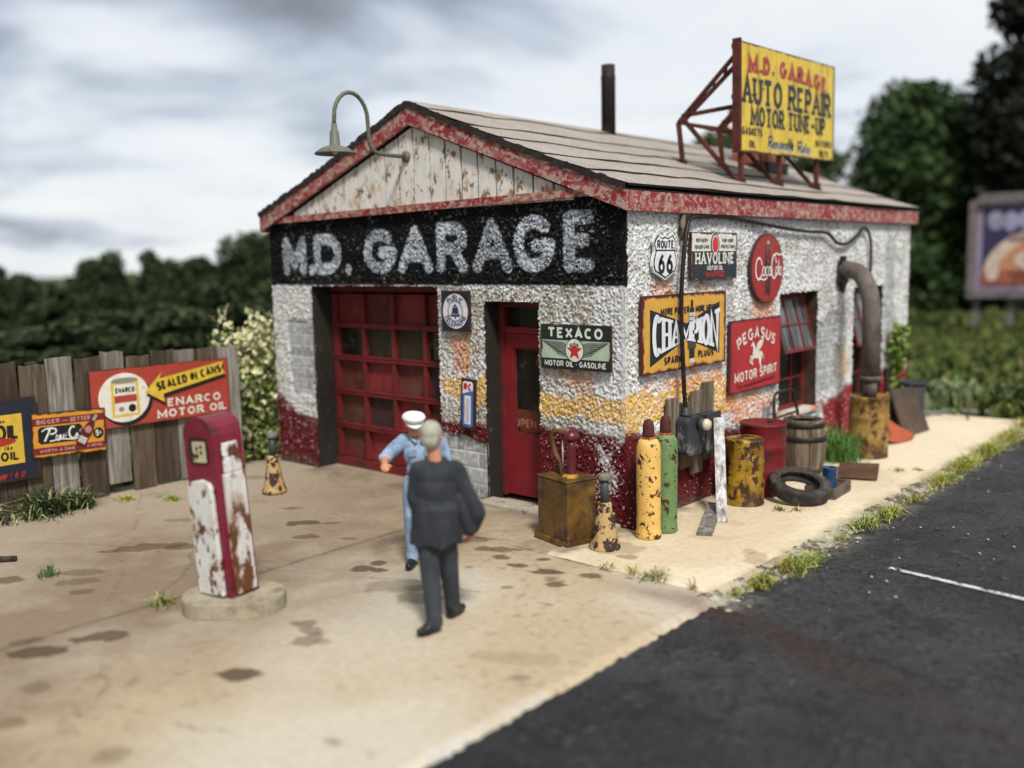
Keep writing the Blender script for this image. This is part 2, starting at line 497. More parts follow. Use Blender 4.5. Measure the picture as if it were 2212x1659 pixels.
# ------------------------------------------------------------------ materials shared by several things
WALL_W, WALL_L = 6.07, 8.24
M_wall = material('stucco', (.7, .7, .7), attr='paint', rough=0.92, vary=0.06, vscale=30, bump=0.5, bscale=95, spec=0.12)
M_conc = material('concrete', (.5, .5, .5), attr='paint', rough=0.85, vary=0.10, vscale=14, bump=0.25, bscale=70, spec=0.2, under=(.17, .115, .065), t=.715, scale=16, soft=.03)
M_asph = material('asphalt', (.05, .05, .05), attr='paint', rough=0.72, vary=0.25, vscale=60, bump=1.0, bscale=75, spec=0.3, under=(.14, .14, .14), t=.64, scale=38, soft=.05, under2=(.012, .012, .012), t2=.58)
M_redtrim = material('red_trim', (.25, .026, .032), under=(.42, .31, .24), t=0.535, scale=15, soft=0.05, under2=(.34, .12, .11), t2=.53, vary=0.2, rough=0.8, stretch=(1, 1, 1.3))
M_reddoor = material('red_door', (.150, .019, .018), under=(.055, .025, .018), t=0.59, scale=4, soft=0.06, vary=0.28, vscale=3.5, rough=0.6, bump=0.12)
M_redlite = material('red_door_light', (.20, .013, .018), under=(.3, .2, .17), t=0.75, scale=16, soft=0.04, vary=0.18, vscale=3, rough=0.55, bump=0.1)
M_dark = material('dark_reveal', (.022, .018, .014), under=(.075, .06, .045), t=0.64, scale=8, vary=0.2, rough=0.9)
M_black = material('black_iron', (.012, .012, .013), under=(.05, .025, .015), t=0.66, scale=8, rough=0.6)
M_glass = material('dirty_glass', (.012, .012, .010), under=(.10, .095, .075), t=0.67, scale=6, soft=0.1, rough=0.16, vary=0.3, bump=0.02, spec=0.5)
M_pane = material('grimy_pane', (.030, .024, .012), under=(.075, .06, .035), t=0.62, scale=3, soft=0.14, rough=0.5, vary=0.3, bump=0.02)
M_rustbr = material('rust_brown', (.10, .030, .014), under=(.045, .018, .012), t=0.55, scale=6, soft=0.08, vary=0.25, rough=0.8)
M_gable = material('gable_paint', (.70, .67, .615), under=(.25, .15, .07), t=0.585, scale=11, soft=0.03, under2=(.48, .35, .20), t2=0.60, vary=0.12, stretch=(1, 1, .6), rough=0.8)
M_tar = material('tar_paper_edge', (.030, .024, .022), vary=0.3, rough=0.9)
M_roof = material('roof_felt', (.335, .31, .28), under=(.62, .60, .57), t=0.73, scale=55, soft=0.04, under2=(.29, .215, .155), t2=0.53, vary=0.16, vscale=2.2, rough=0.7, bump=0.35, bscale=120)
M_concpl = material('old_concrete', (.38, .34, .265), under=(.13, .11, .08), t=0.62, scale=7, soft=0.06, vary=0.15, rough=0.88, bump=0.3, bscale=45)

# ------------------------------------------------------------------ ground
def build_ground():
    M_grass = material('grass_ground', (.032, .046, .012), under=(.075, .07, .026), t=0.52, scale=0.6, soft=0.14, under2=(.016, .03, .008), t2=0.5, vary=0.3, vscale=4, rough=0.95, bump=0.8, bscale=5)
    mb = MB(); n_ = 70
    R_ = [0.0] + [3 * 1.075 ** i for i in range(n_)]
    vs = [(0, 5, -.085)]; fs = []
    for r in R_[1:]:
        for j in range(48):
            a = 2 * math.pi * j / 48
            vs.append((r * math.cos(a), 5 + r * math.sin(a), -.085))
    for j in range(48): fs.append((0, 1 + j, 1 + (j + 1) % 48))
    for i in range(n_ - 1):
        for j in range(48):
            a, b = 1 + i * 48 + j, 1 + i * 48 + (j + 1) % 48
            fs.append((a, a + 48, b + 48, b))
    mb.add(vs, fs, M_grass)
    tag(mb.build('ground', fixn=False), kind='structure')
build_ground()

STAINS = [  # x, y, rx, ry, rot, strength, tone   (oil drops and old spills on the concrete)
 (-.10, -4.60, .17, .11, .5, 1.0), (-3.5, -3.45, .38, .13, .95, .75), (-3.2, -3.2, .2, .1, .9, .7), (-2.95, -1.9, .22, .10, .8, .9), (-2.7, -1.72, .12, .06, .8, .6),
 (-2.5, -2.2, .16, .10, .7, .75), (-2.1, -2.0, .1, .06, .7, .5), (-3.66, -3.76, .1, .06, .7, .6), (-3.6, -1.6, .14, .06, .8, .6), (-1.21, -2.56, .12, .09, .8, .95), (-1.21, -2.34, .09, .07, .6, .95),
 (-1.05, -2.48, .09, .06, .6, .95), (-.62, -1.33, .26, .10, .6, .8), (-.42, -1.5, .11, .07, .3, .9), (-1.0, -1.22, .22, .10, .7, .55), (.49, -1.79, .10, .06, .5, .9),
 (-.10, -1.57, .12, .06, .4, .9), (-.05, -1.30, .08, .05, .3, .9), (.22, -1.56, .15, .075, .6, .95), (.36, -1.66, .08, .06, .4, .6), (.44, -1.72, .09, .05, .4, .6), (.56, -1.42, .12, .08, .6, .9),
 (-.22, -2.76, .22, .14, .7, .55), (-.6, -2.68, .32, .18, .8, .4), (-.35, -2.5, .2, .1, .8, .45), (-.22, -3.91, .10, .14, .4, .6), (-.36, -3.8, .10, .08, .4, .6), (-.54, -3.74, .13, .08, .7, .65), (-.1, -3.86, .08, .06, .4, .4),
 (-1.53, -4.88, .20, .12, .9, .9), (-1.63, -5.32, .22, .12, .9, .95), (-1.9, -5.3, .12, .08, .9, .6), (-3.57, -4.77, .14, .10, .8, .8), (-3.0, -4.4, .2, .1, .8, .5), (-2.7, -4.5, .13, .1, .8, .6), (1.25, -3.17, .35, .12, .5, .22),
 (1.48, -3.40, .10, .06, .5, .55), (1.18, -4.77, .07, .05, 0, .5), (-3.24, -4.26, .22, .1, .8, .5), (-1.0, -5.6, .12, .1, .3, .5), (-.6, -5.9, .1, .1, .3, .55), (.3, -5.7, .12, .09, .3, .45), (-5.4, -.95, .3, .12, .8, .4), (.9, -1.25, .05, .03, 0, .7), (.6, -1.2, .08, .03, .2, .7),
 (.75, -2.2, .05, .03, .2, .6), (.2, -2.1, .06, .04, .2, .7), (-.45, -1.9, .04, .03, 0, .6), (-4.2, -2.7, .2, .08, .8, .45),
]
def spill_layer(X, Y, C, stains, dark=(.070, .043, .020)):
    wob = vnoise(X, Y, 9, 5, 3) - .5
    for (sx, sy, rx, ry, ro, st) in stains:
        c, s_ = math.cos(ro), math.sin(ro)
        u = ((X - sx) * c + (Y - sy) * s_) / rx; v = (-(X - sx) * s_ + (Y - sy) * c) / ry
        d = np.sqrt(u * u + v * v) + wob * 1.0
        f = 1 - sstep(.88, 1.0, d)
        rim = f * (1 - sstep(0.0, .9, 1 - np.abs(d - .9) * 4)) 
        C = mixc(C, dark, f * st * .86)
    return C
def build_apron():
    X, Y = np.meshgrid(np.linspace(-9, 1.78, 430), np.linspace(-9.2, .42, 385), indexing='ij')
    n1 = vnoise(X, Y, .55, 11, 4); n2 = vnoise(X, Y, 3.0, 12, 4); n3 = vnoise(X, Y, 18, 13, 2)
    C = np.ones(X.shape + (3,)) * np.array((.505, .447, .348))
    C = mixc(C, (.42, .325, .205), sstep(.36, .66, n1) * .85)
    C = mixc(C, (.285, .225, .155), (1 - sstep(-3.8, .8, X + 1.6 * (n1 - .5))) * .74)  # left side darkened in the colour: dirt plus painted lens vignette
    # tracked-in grime: a dirty lane through the middle of the forecourt and towards the left
    lane = np.exp(-((X + 2.1 + (Y + 3) * .25) / 1.5) ** 2) * sstep(-6.5, -4.0, Y) * .55 + np.exp(-(((X + 3.3) / 1.8) ** 2 + ((Y + 3.6) / .9) ** 2)) * .6
    lane += np.exp(-(((X + .6) / 1.3) ** 2 + ((Y + 6.3) / .7) ** 2)) * .7 + np.exp(-(((X + 2.4) / 1.1) ** 2 + ((Y + 5.3) / .9) ** 2)) * .6
    C = mixc(C, (.20, .145, .095), np.clip(lane * (.3 + 1.7 * n2), 0, 1) * .88)
    C = mixc(C, (.23, .17, .11), np.exp(-(((X + .9) / 1.6) ** 2 + ((Y + 1.05) / .35) ** 2)) * sstep(.35, .6, n2) * .7)
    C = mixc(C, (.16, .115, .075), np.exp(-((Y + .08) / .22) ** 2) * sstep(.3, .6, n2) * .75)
    C = mixc(C, (.16, .125, .09), sstep(.70, .80, n3) * sstep(.45, .6, n1) * .5)
    # expansion joint with a crack, and hairline cracks
    jx = -1.88 + .035 * (vnoise(Y, Y * 0, 2.5, 21, 3) - .5) + .015 * (vnoise(Y, X * 0, 18, 22, 2) - .5)
    C = mixc(C, (.045, .032, .02), np.exp(-((X - jx) / .020) ** 2) * sstep(.2, .5, n2) * (Y < -1.2))
    C = mixc(C, (.2, .15, .1), np.exp(-((X - jx) / .10) ** 2) * .45 * (Y < -1.2))
    j2 = -1.16 + .05 * (vnoise(X, X * 0, 3, 23, 3) - .5)
    C = mixc(C, (.09, .065, .04), np.exp(-((Y - j2) / .022) ** 2) * sstep(.3, .6, n2) * (X > -1.6))
    hc = -4.2 - (X + 1.9) * .9 + .25 * (vnoise(X, X * 0, 3.5, 24, 3) - .5)
    C = mixc(C, (.10, .075, .05), np.exp(-((Y - hc) / .014) ** 2) * ((X < -1.9) & (X > -3.3)) * .8)
    for (a_, b_, c_, s_) in ((-3.1, .35, .9, 50), (-.9, -.25, 3.2, 51), (-6.4, .5, 2.2, 52), (-4.6, -.6, 1.8, 53)):
        cy = a_ + b_ * (X + 2) + .5 * (vnoise(X, X * 0, c_, s_, 4) - .5)
        C = mixc(C, (.13, .095, .06), np.exp(-((Y - cy) / .010) ** 2) * sstep(.42, .55, n2) * .75)
    C = mixc(C, (.24, .18, .12), sstep(.60, .72, vnoise(X, Y, 1.7, 54, 5, .6)) * .5 * sstep(-.3, -1.2, X) )
    C = spill_layer(X, Y, C, STAINS)
    # brown run where the forecourt meets the road corner, worn white edge further forward
    C = mixc(C, (.12, .05, .035), np.exp(-(((Y + 1.42) / .2) ** 2)) * sstep(.35, 1.6, X) * .6 * (.5 + n2))
    C = mixc(C, (.45, .44, .42), sstep(1.69, 1.72, X) * (Y < -3.45) * sstep(.40, .56, n2) * .5)
    Z = .006 * (n1 - .5) + .004 * (n2 - .5) + .003 * (n3 - .5)
    Z = Z - .045 * sstep(1.70, 1.78, X + .05 * (n2 - .5))
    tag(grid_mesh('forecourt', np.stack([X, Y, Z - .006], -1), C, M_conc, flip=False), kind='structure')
build_apron()
def build_pavement():
    X, Y = np.meshgrid(np.linspace(-.12, 1.72, 100), np.linspace(-1.16, 9.3, 480), indexing='ij')
    n1 = vnoise(X, Y, .8, 31, 4); n2 = vnoise(X, Y, 4, 32, 4); n3 = vnoise(X, Y, 22, 33, 2)
    C = np.ones(X.shape + (3,)) * np.array((.66, .565, .405))
    C = mixc(C, (.55, .44, .29), sstep(.42, .75, n1) * .8)
    C = mixc(C, (.2, .145, .09), sstep(.78, .88, n3) * sstep(.45, .7, n1) * .35)
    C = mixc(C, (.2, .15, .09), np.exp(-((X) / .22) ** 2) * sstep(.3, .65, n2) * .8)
    C = mixc(C, (.2, .16, .10), sstep(1.55, 1.7, X + .1 * (n2 - .5)) * .65)
    C = spill_layer(X, Y, C, [(1.52, -.1, .10, .2, .3, .4), (1.40, .05, .07, .1, .3, .38), (.75, .8, .2, .12, .3, .22), (.30, -.62, .35, .22, .2, .45), (.55, -.8, .12, .07, .4, .7), (.9, .25, .3, .1, .5, .2)], (.19, .11, .05))
    Z = .012 + .006 * (n1 - .5) + .006 * (n2 - .5) + .003 * n3
    edge = X + .10 * (vnoise(X, Y, 5, 35, 3) - .5)
    Z = Z - .05 * sstep(1.60, 1.72, edge) - .02 * sstep(-1.10, -1.16, Y)
    tag(grid_mesh('pavement', np.stack([X, Y, Z], -1), C, M_conc), kind='structure')
    # broken kerb strip between pavement and road
    X, Y = np.meshgrid(np.linspace(1.60, 2.02, 42), np.linspace(-1.35, 9.4, 700), indexing='ij')
    n1 = vnoise(X, Y, 7, 36, 4); n2 = vnoise(X, Y, 26, 37, 2)
    Z = -.012 - .05 * sstep(1.66, 1.98, X) + .055 * (n1 - .5) + .025 * (n2 - .5)
    C = np.ones(X.shape + (3,)) * np.array((.30, .275, .20))
    C = mixc(C, (.10, .085, .055), sstep(.45, .62, n1)); C = mixc(C, (.46, .42, .32), sstep(.55, .75, n2) * .8)
    tag(grid_mesh('kerb', np.stack([X, Y, Z], -1), C, M_conc), kind='structure')
build_pavement()
def build_road():
    X, Y = np.meshgrid(np.linspace(1.74, 6.6, 200), np.linspace(-9.5, 12, 640), indexing='ij')
    n1 = vnoise(X, Y, .7, 41, 4); n2 = vnoise(X, Y, 5, 42, 3); n3 = vnoise(X, Y, 28, 43, 1)
    C = np.ones(X.shape + (3,)) * np.array((.023, .024, .026))
    C = mixc(C, (.046, .046, .048), sstep(.4, .75, n1) * .8)
    C = mixc(C, (.014, .014, .015), sstep(.5, .7, n2) * .7)
    C = mixc(C, (.15, .145, .14), sstep(.80, .93, n3) * .35)
    yb = -1.35 - .33 * (X - 1.8)
    C = mixc(C, (.042, .022, .018), np.exp(-((Y - yb) / (.22 + .07 * (X - 1.8))) ** 2) * (.4 + n2) * .85 * (1 - .6 * sstep(2.2, 4.5, X)))
    C = spill_layer(X, Y, C, [(3.25, -1.55, .16, .03, -.2, .9), (3.5, -1.62, .14, .03, -.2, .8), (2.5, -3.1, .3, .12, .3, .4), (2.6, -.6, .08, .05, 0, .5), (2.0, -4.4, .5, .2, .5, .5)], (.010, .010, .011))
    dust = np.exp(-((X - 1.8) / .22) ** 2) * sstep(.40, .6, n2) * (Y > -1.3)
    C = mixc(C, (.28, .25, .19), dust * .7)
    Z = -.047 + .012 * (n3 - .5) + .006 * (n2 - .5)
    tag(grid_mesh('road', np.stack([X, Y, Z], -1), C, M_asph), kind='structure')
    far = MB(); far.box((30, 1, -.064), (48, 60, .02), material('asphalt_far', (.045, .045, .047), vary=.2, bump=.5))
    tag(far.build('road_beyond'), kind='structure')
    # worn parking line
    X, Y = np.meshgrid(np.linspace(2.55, 6.4, 260), np.linspace(-.032, .032, 9), indexing='ij')
    n2 = vnoise(X, Y, 12, 45, 3); n3 = vnoise(X, Y, 45, 46, 1)
    keep = ((n2 + .6 * n3) > .66 - .1 * sstep(2.6, 3.2, X))[:-1, :-1]
    C = np.ones(X.shape + (3,)) * np.array((.62, .62, .60)); C = mixc(C, (.25, .25, .24), sstep(.5, .7, n3) * .6)
    P = np.stack([X, .52 - .115 * (X - 2.6) + Y, -.036 + 0 * X], -1)
    tag(grid_mesh('parking_line', P, C, M_conc, keep=keep), kind='structure')
    rs = random.Random(8); mb = MB(); ms = material('pebble', (.3, .27, .22), vary=.3); m2 = material('pebble_brown', (.10, .05, .03))
    for i in range(70):
        x, y, r = rs.uniform(1.85, 3.4), rs.uniform(-1.3, 8), rs.uniform(.008, .018)
        mb.lathe([(0, 0), (r * .9, r * .3), (r, r * .7), (r * .5, r * 1.2), (0, r * 1.3)], rs.choice((ms, ms, m2)), 6, T(x, y, -.042), wob=.2, seed=i)
    tag(mb.build('gravel'), label='loose grit scattered along the road edge', kind='stuff')
build_road()

# ------------------------------------------------------------------ the garage building
GAR = thing('garage_building', 'white stucco roadside garage with red trim, peeling gable and black painted name band', 'building')
def flare(z, y): return .10 * np.clip(1 - z / 1.0, 0, 1) * np.clip(1 - y / .6, 0, 1)
WHITE, GREY, RED, YEL, ORA, BLK, LET = (.74, .73, .705), (.40, .41, .415), (.125, .014, .018), (.74, .43, .085), (.62, .20, .045), (.0085, .0085, .009), (.52, .565, .62)
def stucco(U, Z, seed):
    """relief of the coarse render: granules of 2-4 cm"""
    a = vnoise(U, Z, 52, seed, 1); b = vnoise(U, Z, 80, seed + 1, 1); rs = np.random.RandomState(seed + 2)
    c = vnoise(U, Z, 9, seed + 3, 2)
    R = .023 * sstep(.15, .8, a) * (.5 + .5 * b) + .007 * b + .006 * rs.rand(*U.shape) + .004 * c
    k = 1 - sstep(.0, .07, np.abs(U))
    return R * (1 - k) + (.024 + .3 * (R - .02)) * k
def blocks(U, Z, C, relief, f, seed, bw=.40, bh=.155):
    """grey concrete block courses laid bare where the render has fallen off"""
    row = np.floor(Z / bh); fz = Z / bh - row; fu = U / bw + .5 * (row % 2); ci = np.floor(fu); fu = fu - ci
    mort = np.maximum(1 - sstep(.0, .09, np.minimum(fz, 1 - fz)), 1 - sstep(.0, .04, np.minimum(fu, 1 - fu)))
    tone = vnoise(ci * 7.3, row * 3.1, 1.0, seed, 1); n_ = vnoise(U, Z, 22, seed + 4, 3)
    bc = np.ones(U.shape + (3,)) * np.array(GREY) * (.55 + .5 * tone + .4 * (n_ - .3))[..., None]
    bc = mixc(bc, (.66, .66, .64), sstep(.5, .7, n_) * .5)
    bc = mixc(bc, (.6, .59, .56), mort * .75)
    C = C * (1 - f[..., None]) + bc * f[..., None]
    relief = relief * (1 - f) + f * (-.004 - .008 * mort + .004 * n_)
    return C, relief
def seg_dist(U, Z, polys):
    d = np.full(U.shape, 9.0)
    for p_ in polys:
        for (x0, z0), (x1, z1) in zip(p_[:-1], p_[1:]):
            dx, dz = x1 - x0, z1 - z0; l2 = dx * dx + dz * dz + 1e-9
            t_ = np.clip(((U - x0) * dx + (Z - z0) * dz) / l2, 0, 1)
            d = np.minimum(d, np.hypot(U - x0 - t_ * dx, Z - z0 - t_ * dz))
    return d
def ragged_open(U, Z, boxes, seed):
    j = .022 * (vnoise(U, Z, 16, seed, 2) - .5) + .010 * (vnoise(U, Z, 50, seed + 1, 1) - .5)
    k = np.zeros(U.shape, bool)
    for x0, x1, z0, z1 in boxes: k |= (U > x0 + j) & (U < x1 + j) & (Z > z0 + j) & (Z < z1 + j)
    return k
def blob(U, Z, x0, x1, z0, z1, n_, soft=.08, am=.25):
    d = np.minimum(np.minimum(U - x0, x1 - U), np.minimum(Z - z0, z1 - Z)) + (n_ - .5) * am
    return sstep(0, soft, d)

def build_front():
    U, Z = np.meshgrid(np.arange(-WALL_W, .027, .0105), np.arange(-.05, 3.47, .0105), indexing='ij')
    R = stucco(U, Z, 51)
    nb = vnoise(U, Z, 4.5, 60, 4); nf = vnoise(U, Z, 42, 61, 2); ng = np.random.RandomState(62).rand(*U.shape)
    C = np.ones(U.shape + (3,)) * np.array(WHITE) * .93
    C = mixc(C, (.50, .45, .36), sstep(-5.2, -1.8, U) * sstep(.36, .66, nb) * .8)
    C = mixc(C, (.15, .135, .11), sstep(.50, .66, nf * .7 + ng * .3) * sstep(-5.0, -3.0, U) * .75)
    C = mixc(C, (.15, .135, .11), sstep(.56, .70, nf * .7 + ng * .3) * .65)
    C = mixc(C, (.75, .76, .77), sstep(-.5, -.25, U + .25 * (nb - .5)) * (Z < 2.54) * .65)
    # paint: ochre band, rust runs, red plinth
    spk = (ng * .55 + nf * .45)
    yb = blob(U, Z, -1.2, .1, 1.13 + .0 * U, 1.40, nb, .05, .22) + blob(U, Z, -2.72, -1.9, 1.17, 1.52, nb, .05, .25)
    C = mixc(C, YEL, np.clip(yb, 0, 1) * (spk > .36) * .95)
    C = mixc(C, ORA, blob(U, Z, -2.5, -2.12, 1.45, 2.02, nb, .14, .25) * (spk > .44) * .85)
    C = mixc(C, ORA, blob(U, Z, -.9, -.3, 1.30, 1.66, nb, .15, .3) * (spk > .5) * .7)
    zr = np.where(U < -4, .72 + .28 * np.exp(-((U + 6.07) / .35) ** 2), np.where(U < -1.9, .90, .97)) + .10 * (nb - .5)
    redf = 1 - sstep(-.03, .03, Z - zr + .05 * (ng - .5))
    redf = redf * (1 - .75 * blob(U, Z, -.36, -.12, .35, .86, nb * .6 + nf * .4, .05, .75))
    C = mixc(C, RED, redf * (spk > .20))
    C = mixc(C, (.55, .42, .40), (U < -5.1) * np.exp(-((Z - zr - .03) / .12) ** 2) * sstep(.4, .6, nb) * .7)
    C = mixc(C, (.08, .012, .012), redf * (spk > .66) * .7)
    # black name band with hand-painted letters
    kb = sstep(-.012, .012, Z - 2.545 + .03 * (nb - .5))
    C = mixc(C, BLK, kb)
    C = mixc(C, (.22, .21, .19), kb * sstep(.66, .80, nf) * sstep(.35, .6, nb) * .8)
    ext = {'M': (-5.77, -5.24), '.': (-5.17, -5.07), 'D': (-5.06, -4.48), '.2': (-4.42, -4.28), 'G': (-4.02, -3.40), 'A': (-3.37, -2.76), 'R': (-2.69, -2.18), 'A2': (-2.10, -1.49), 'G2': (-1.47, -.88), 'E': (-.76, -.37)}
    for k_, (a, b) in ext.items():
        ch = k_[0]; th = .142
        z0 = 2.69; z1 = 3.215 + .12 * (a + 5.5) / 5
        if ch == '.': pl = [[((a + b) / 2, z0 + .04), ((a + b) / 2 + .001, z0 + .07)]]; th = .12
        else:
            w_, st = GL[ch]
            pl = [[(a + th / 2 + px * (b - a - th), z0 + th / 2 + pz * (z1 - z0 - th)) for px, pz in p_] for p_ in st]
        m_ = (U > a - .15) & (U < b + .15)
        d = seg_dist(U[m_], Z[m_], pl)
        f = np.zeros(U.shape); f[m_] = 1 - sstep(-.012, .014, d - th / 2 + .03 * (nf[m_] - .5))
        fade = .72 if k_ in ('A2', 'E', 'M') else .92
        C = mixc(C, LET, f * ((spk < .60) | (nb > .6)) * fade)
    # bare block work
    pb = blob(U, Z, -5.76, -5.05, .96, 2.0, nb, .05, .35) * (U > -5.76) * (1 - sstep(-5.35, -5.2, U - (Z - 1.0) * .3) * (Z < 1.15))
    C, R = blocks(U, Z, C, R, pb, 71)
    pc = blob(U, Z, -3.0, -1.7, -.3, .74, nb, .05, .3)
    C, R = blocks(U, Z, C, R, pc, 72, .42, .19)
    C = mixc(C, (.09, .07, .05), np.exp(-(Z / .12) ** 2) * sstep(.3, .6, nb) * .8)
    opening = ragged_open(U, Z, [(-5.16, -2.70, -1, 2.53), (-1.93, -1.13, .02, 2.36)], 81)
    keep = ~(opening[:-1, :-1] | opening[1:, 1:])
    fx = flare(Z, 0) * np.clip((U + .6) / .6, 0, 1.05)
    grid_mesh('wall', np.stack([U + fx, -R, Z], -1), C, M_wall, keep=keep, parent=GAR, smooth=True)
build_front()
def build_side():
    U, Z = np.meshgrid(np.arange(-.026, WALL_L, .0112), np.arange(-.05, 3.47, .0112), indexing='ij')
    R = stucco(U, Z, 91)
    nb = vnoise(U, Z, 4.5, 92, 4); nf = vnoise(U, Z, 42, 93, 2); ng = np.random.RandomState(94).rand(*U.shape)
    spk = (ng * .55 + nf * .45)
    C = np.ones(U.shape + (3,)) * np.array(WHITE)
    C = mixc(C, (.70, .70, .70), sstep(.45, .7, nb) * .4)
    C = mixc(C, (.46, .43, .38), sstep(.50, .68, nb) * .45)
    C = mixc(C, (.12, .11, .10), sstep(.53, .70, nf * .7 + ng * .3) * .75)
    C = mixc(C, YEL, blob(U, Z, -.5, 2.5, 1.02, 1.46, nb, .06, .3) * (spk > .34) * .92)
    C = mixc(C, YEL, blob(U, Z, 5.35, 5.8, .95, 1.5, nb, .1, .2) * (spk > .40) * .6)
    for a in ((.35, 2.0, 1.30, 1.62, .75), (.4, .9, 2.3, 2.66, .75), (1.25, 1.9, 2.40, 2.6, .5), (2.75, 3.4, 1.95, 2.4, .9), (2.2, 3.4, .72, 1.22, .9), (1.9, 2.3, 1.0, 1.4, .6), (3.45, 4.75, .55, .76, .7)):
        C = mixc(C, ORA, blob(U, Z, *a[:4], nb, .16, .42) * (spk > .42) * a[4])
    zr = np.where(U < 2.6, 1.0 - .10 * U, .2) + .12 * (nb - .5)
    redf = 1 - sstep(-.04, .04, Z - zr + .06 * (ng - .5))
    redf = np.maximum(redf, blob(U, Z, 4.85, 8.6, -.3, .74 + .25 * sstep(5, 6, U), nb, .12, .45))
    C = mixc(C, (.30, .035, .045), redf * (spk > .2) * (U > 3)); C = mixc(C, (.12, .016, .018), redf * (spk > .16) * (U <= 3))
    for (x0, x1, z0, z1, s_) in ((4.6, 5.42, .85, 1.98, 73), (7.15, 7.66, 1.3, 3.1, 74), (4.35, 4.9, .3, .66, 75), (3.0, 3.6, .35, .9, 76)):
        C, R = blocks(U, Z, C, R, blob(U, Z, x0, x1, z0, z1, nb, .05, .3), s_, .36, .15)
    C = mixc(C, BLK, (U < .02 + .07 * (nb - .5) + .05 * (nf - .5)) * (Z > 2.53) * 1.0)
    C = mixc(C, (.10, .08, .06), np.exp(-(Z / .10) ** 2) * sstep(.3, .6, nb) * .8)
    opening = ragged_open(U, Z, [(3.49, 4.66, .73, 2.33), (5.93, 7.10, .53, 2.33)], 95)
    keep = ~(opening[:-1, :-1] | opening[1:, 1:])
    grid_mesh('wall', np.stack([R + flare(Z, U), U, Z], -1), C, M_wall, keep=keep, parent=GAR, smooth=True, flip=True)
build_side()
def build_shell():
    plain = material('plain_render', (.66, .64, .60), under=(.2, .18, .15), t=.6, scale=9, rough=.9, bump=.8, bscale=40)
    mb = MB()
    mb.box((-WALL_W + .1, WALL_L / 2 + .02, 1.7), (.2, WALL_L - .04, 3.5), plain)
    mb.box((-WALL_W / 2, WALL_L - .1, 1.7), (WALL_W - .45, .2, 3.5), plain)
    mb.prism([(-6.05, 3.46), (-.02, 3.46), (-3.03, 4.58)], WALL_L - .15, WALL_L - .05, plain)
    mb.build('wall', GAR)
    # inner faces, jambs and lintels of the openings
    def jamb_front(x0, x1, z0, z1, d):
        jm = MB()
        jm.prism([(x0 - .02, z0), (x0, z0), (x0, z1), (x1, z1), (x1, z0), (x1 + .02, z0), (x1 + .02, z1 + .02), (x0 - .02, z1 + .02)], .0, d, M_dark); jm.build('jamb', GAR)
    M_rev = material('window_reveal', (.065, .036, .022), under=(.03, .02, .014), t=.55, scale=5, soft=.1, vary=.25, rough=.9)
    def jamb_side(y0, y1, z0, z1, d):
        jm = MB()
        jm.prism([(y0 - .02, z0), (y0, z0), (y0, z1), (y1, z1), (y1, z0), (y1 + .02, z0), (y1 + .02, z1 + .02), (y0 - .02, z1 + .02)], .0, d, M_rev, RZ(R90_)); jm.build('jamb', GAR)
    R90_ = math.pi / 2
    jamb_front(-5.17, -2.69, -.02, 2.545, .5); jamb_front(-1.94, -1.12, -.02, 2.37, .5)
    jamb_side(3.48, 4.67, .70, 2.34, .5); jamb_side(5.92, 7.11, .50, 2.34, .5)
    wt = material('sill_white', (.62, .60, .55), under=ORA, t=.53, scale=5, soft=.08)
    for c_ in ((-.17, 4.075, .70), (-.17, 6.515, .50)):
        sl = MB(); sl.box(c_, (.42, 1.2, .05), wt); sl.build('sill', GAR)
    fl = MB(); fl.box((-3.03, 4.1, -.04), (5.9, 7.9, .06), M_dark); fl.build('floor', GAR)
    st = MB(); st.box((-1.0, -.055, .012), (1.9, .27, .075), M_concpl)
    st.build('doorstep', GAR, bevel=.015)
build_shell()
def build_garage_door():
    D = MB(); x0, x1, z0, z1, yd = -5.165, -2.695, .02, 2.54, .30
    xs = [-5.10 + i * .60 for i in range(5)]; zs = [.10, .575, 1.05, 1.53, 1.985, 2.44]
    D.box(((x0 + x1) / 2, yd + .05, (zs[0] - .05 + z0) / 2 + .02), (x1 - x0, .08, .12), M_reddoor)
    D.box(((x0 + x1) / 2, yd + .05, 2.50), (x1 - x0, .08, .10), M_reddoor)
    for i, z in enumerate(zs[1:-1]): D.box(((x0 + x1) / 2, yd + .045, z), (x1 - x0, .085, .062), M_reddoor)
    for i, z in enumerate(zs[1:-1]): D.box(((x0 + x1) / 2, yd - .002, z + .028), (x1 - x0, .012, .012), M_redlite)
    for i, x in enumerate(xs):
        for j in range(5):
            D.box((x, yd + .048, (zs[j] + zs[j + 1]) / 2), (.062 if 0 < i < 4 else .09, .075, zs[j + 1] - zs[j] - .06), M_reddoor)
    gd = D.build('garage_door', GAR, bevel=.004)
    tones = [(.17, .022, .023), (.125, .021, .019), (.21, .026, .027), (.085, .026, .020), (.05, .024, .022)]
    pick = [[1, 2, 2, 1], [3, 4, 2, 0], [1, 2, 1, 4], None, [0, 1, 2, 0]]
    for j in range(5):
        for i in range(4):
            mb = MB(); w_, h_ = .545, zs[j + 1] - zs[j] - .055
            if j == 3: m_ = M_pane if i in (1, 2) else M_glass
            else:
                k = pick[j][i]
                m_ = material('door_panel_%d' % k, tones[k], under=(.035, .02, .015), t=.60, scale=3.4, soft=.10, vary=.3, vscale=2.5, rough=.6, under2=(.11, .05, .03), t2=.58)
            mb.box(((xs[i] + xs[i + 1]) / 2, yd + .088, (zs[j] + zs[j + 1]) / 2), (w_, .012, h_), m_)
            mb.build('window_pane' if j == 3 else 'door_panel', gd)
build_garage_door()
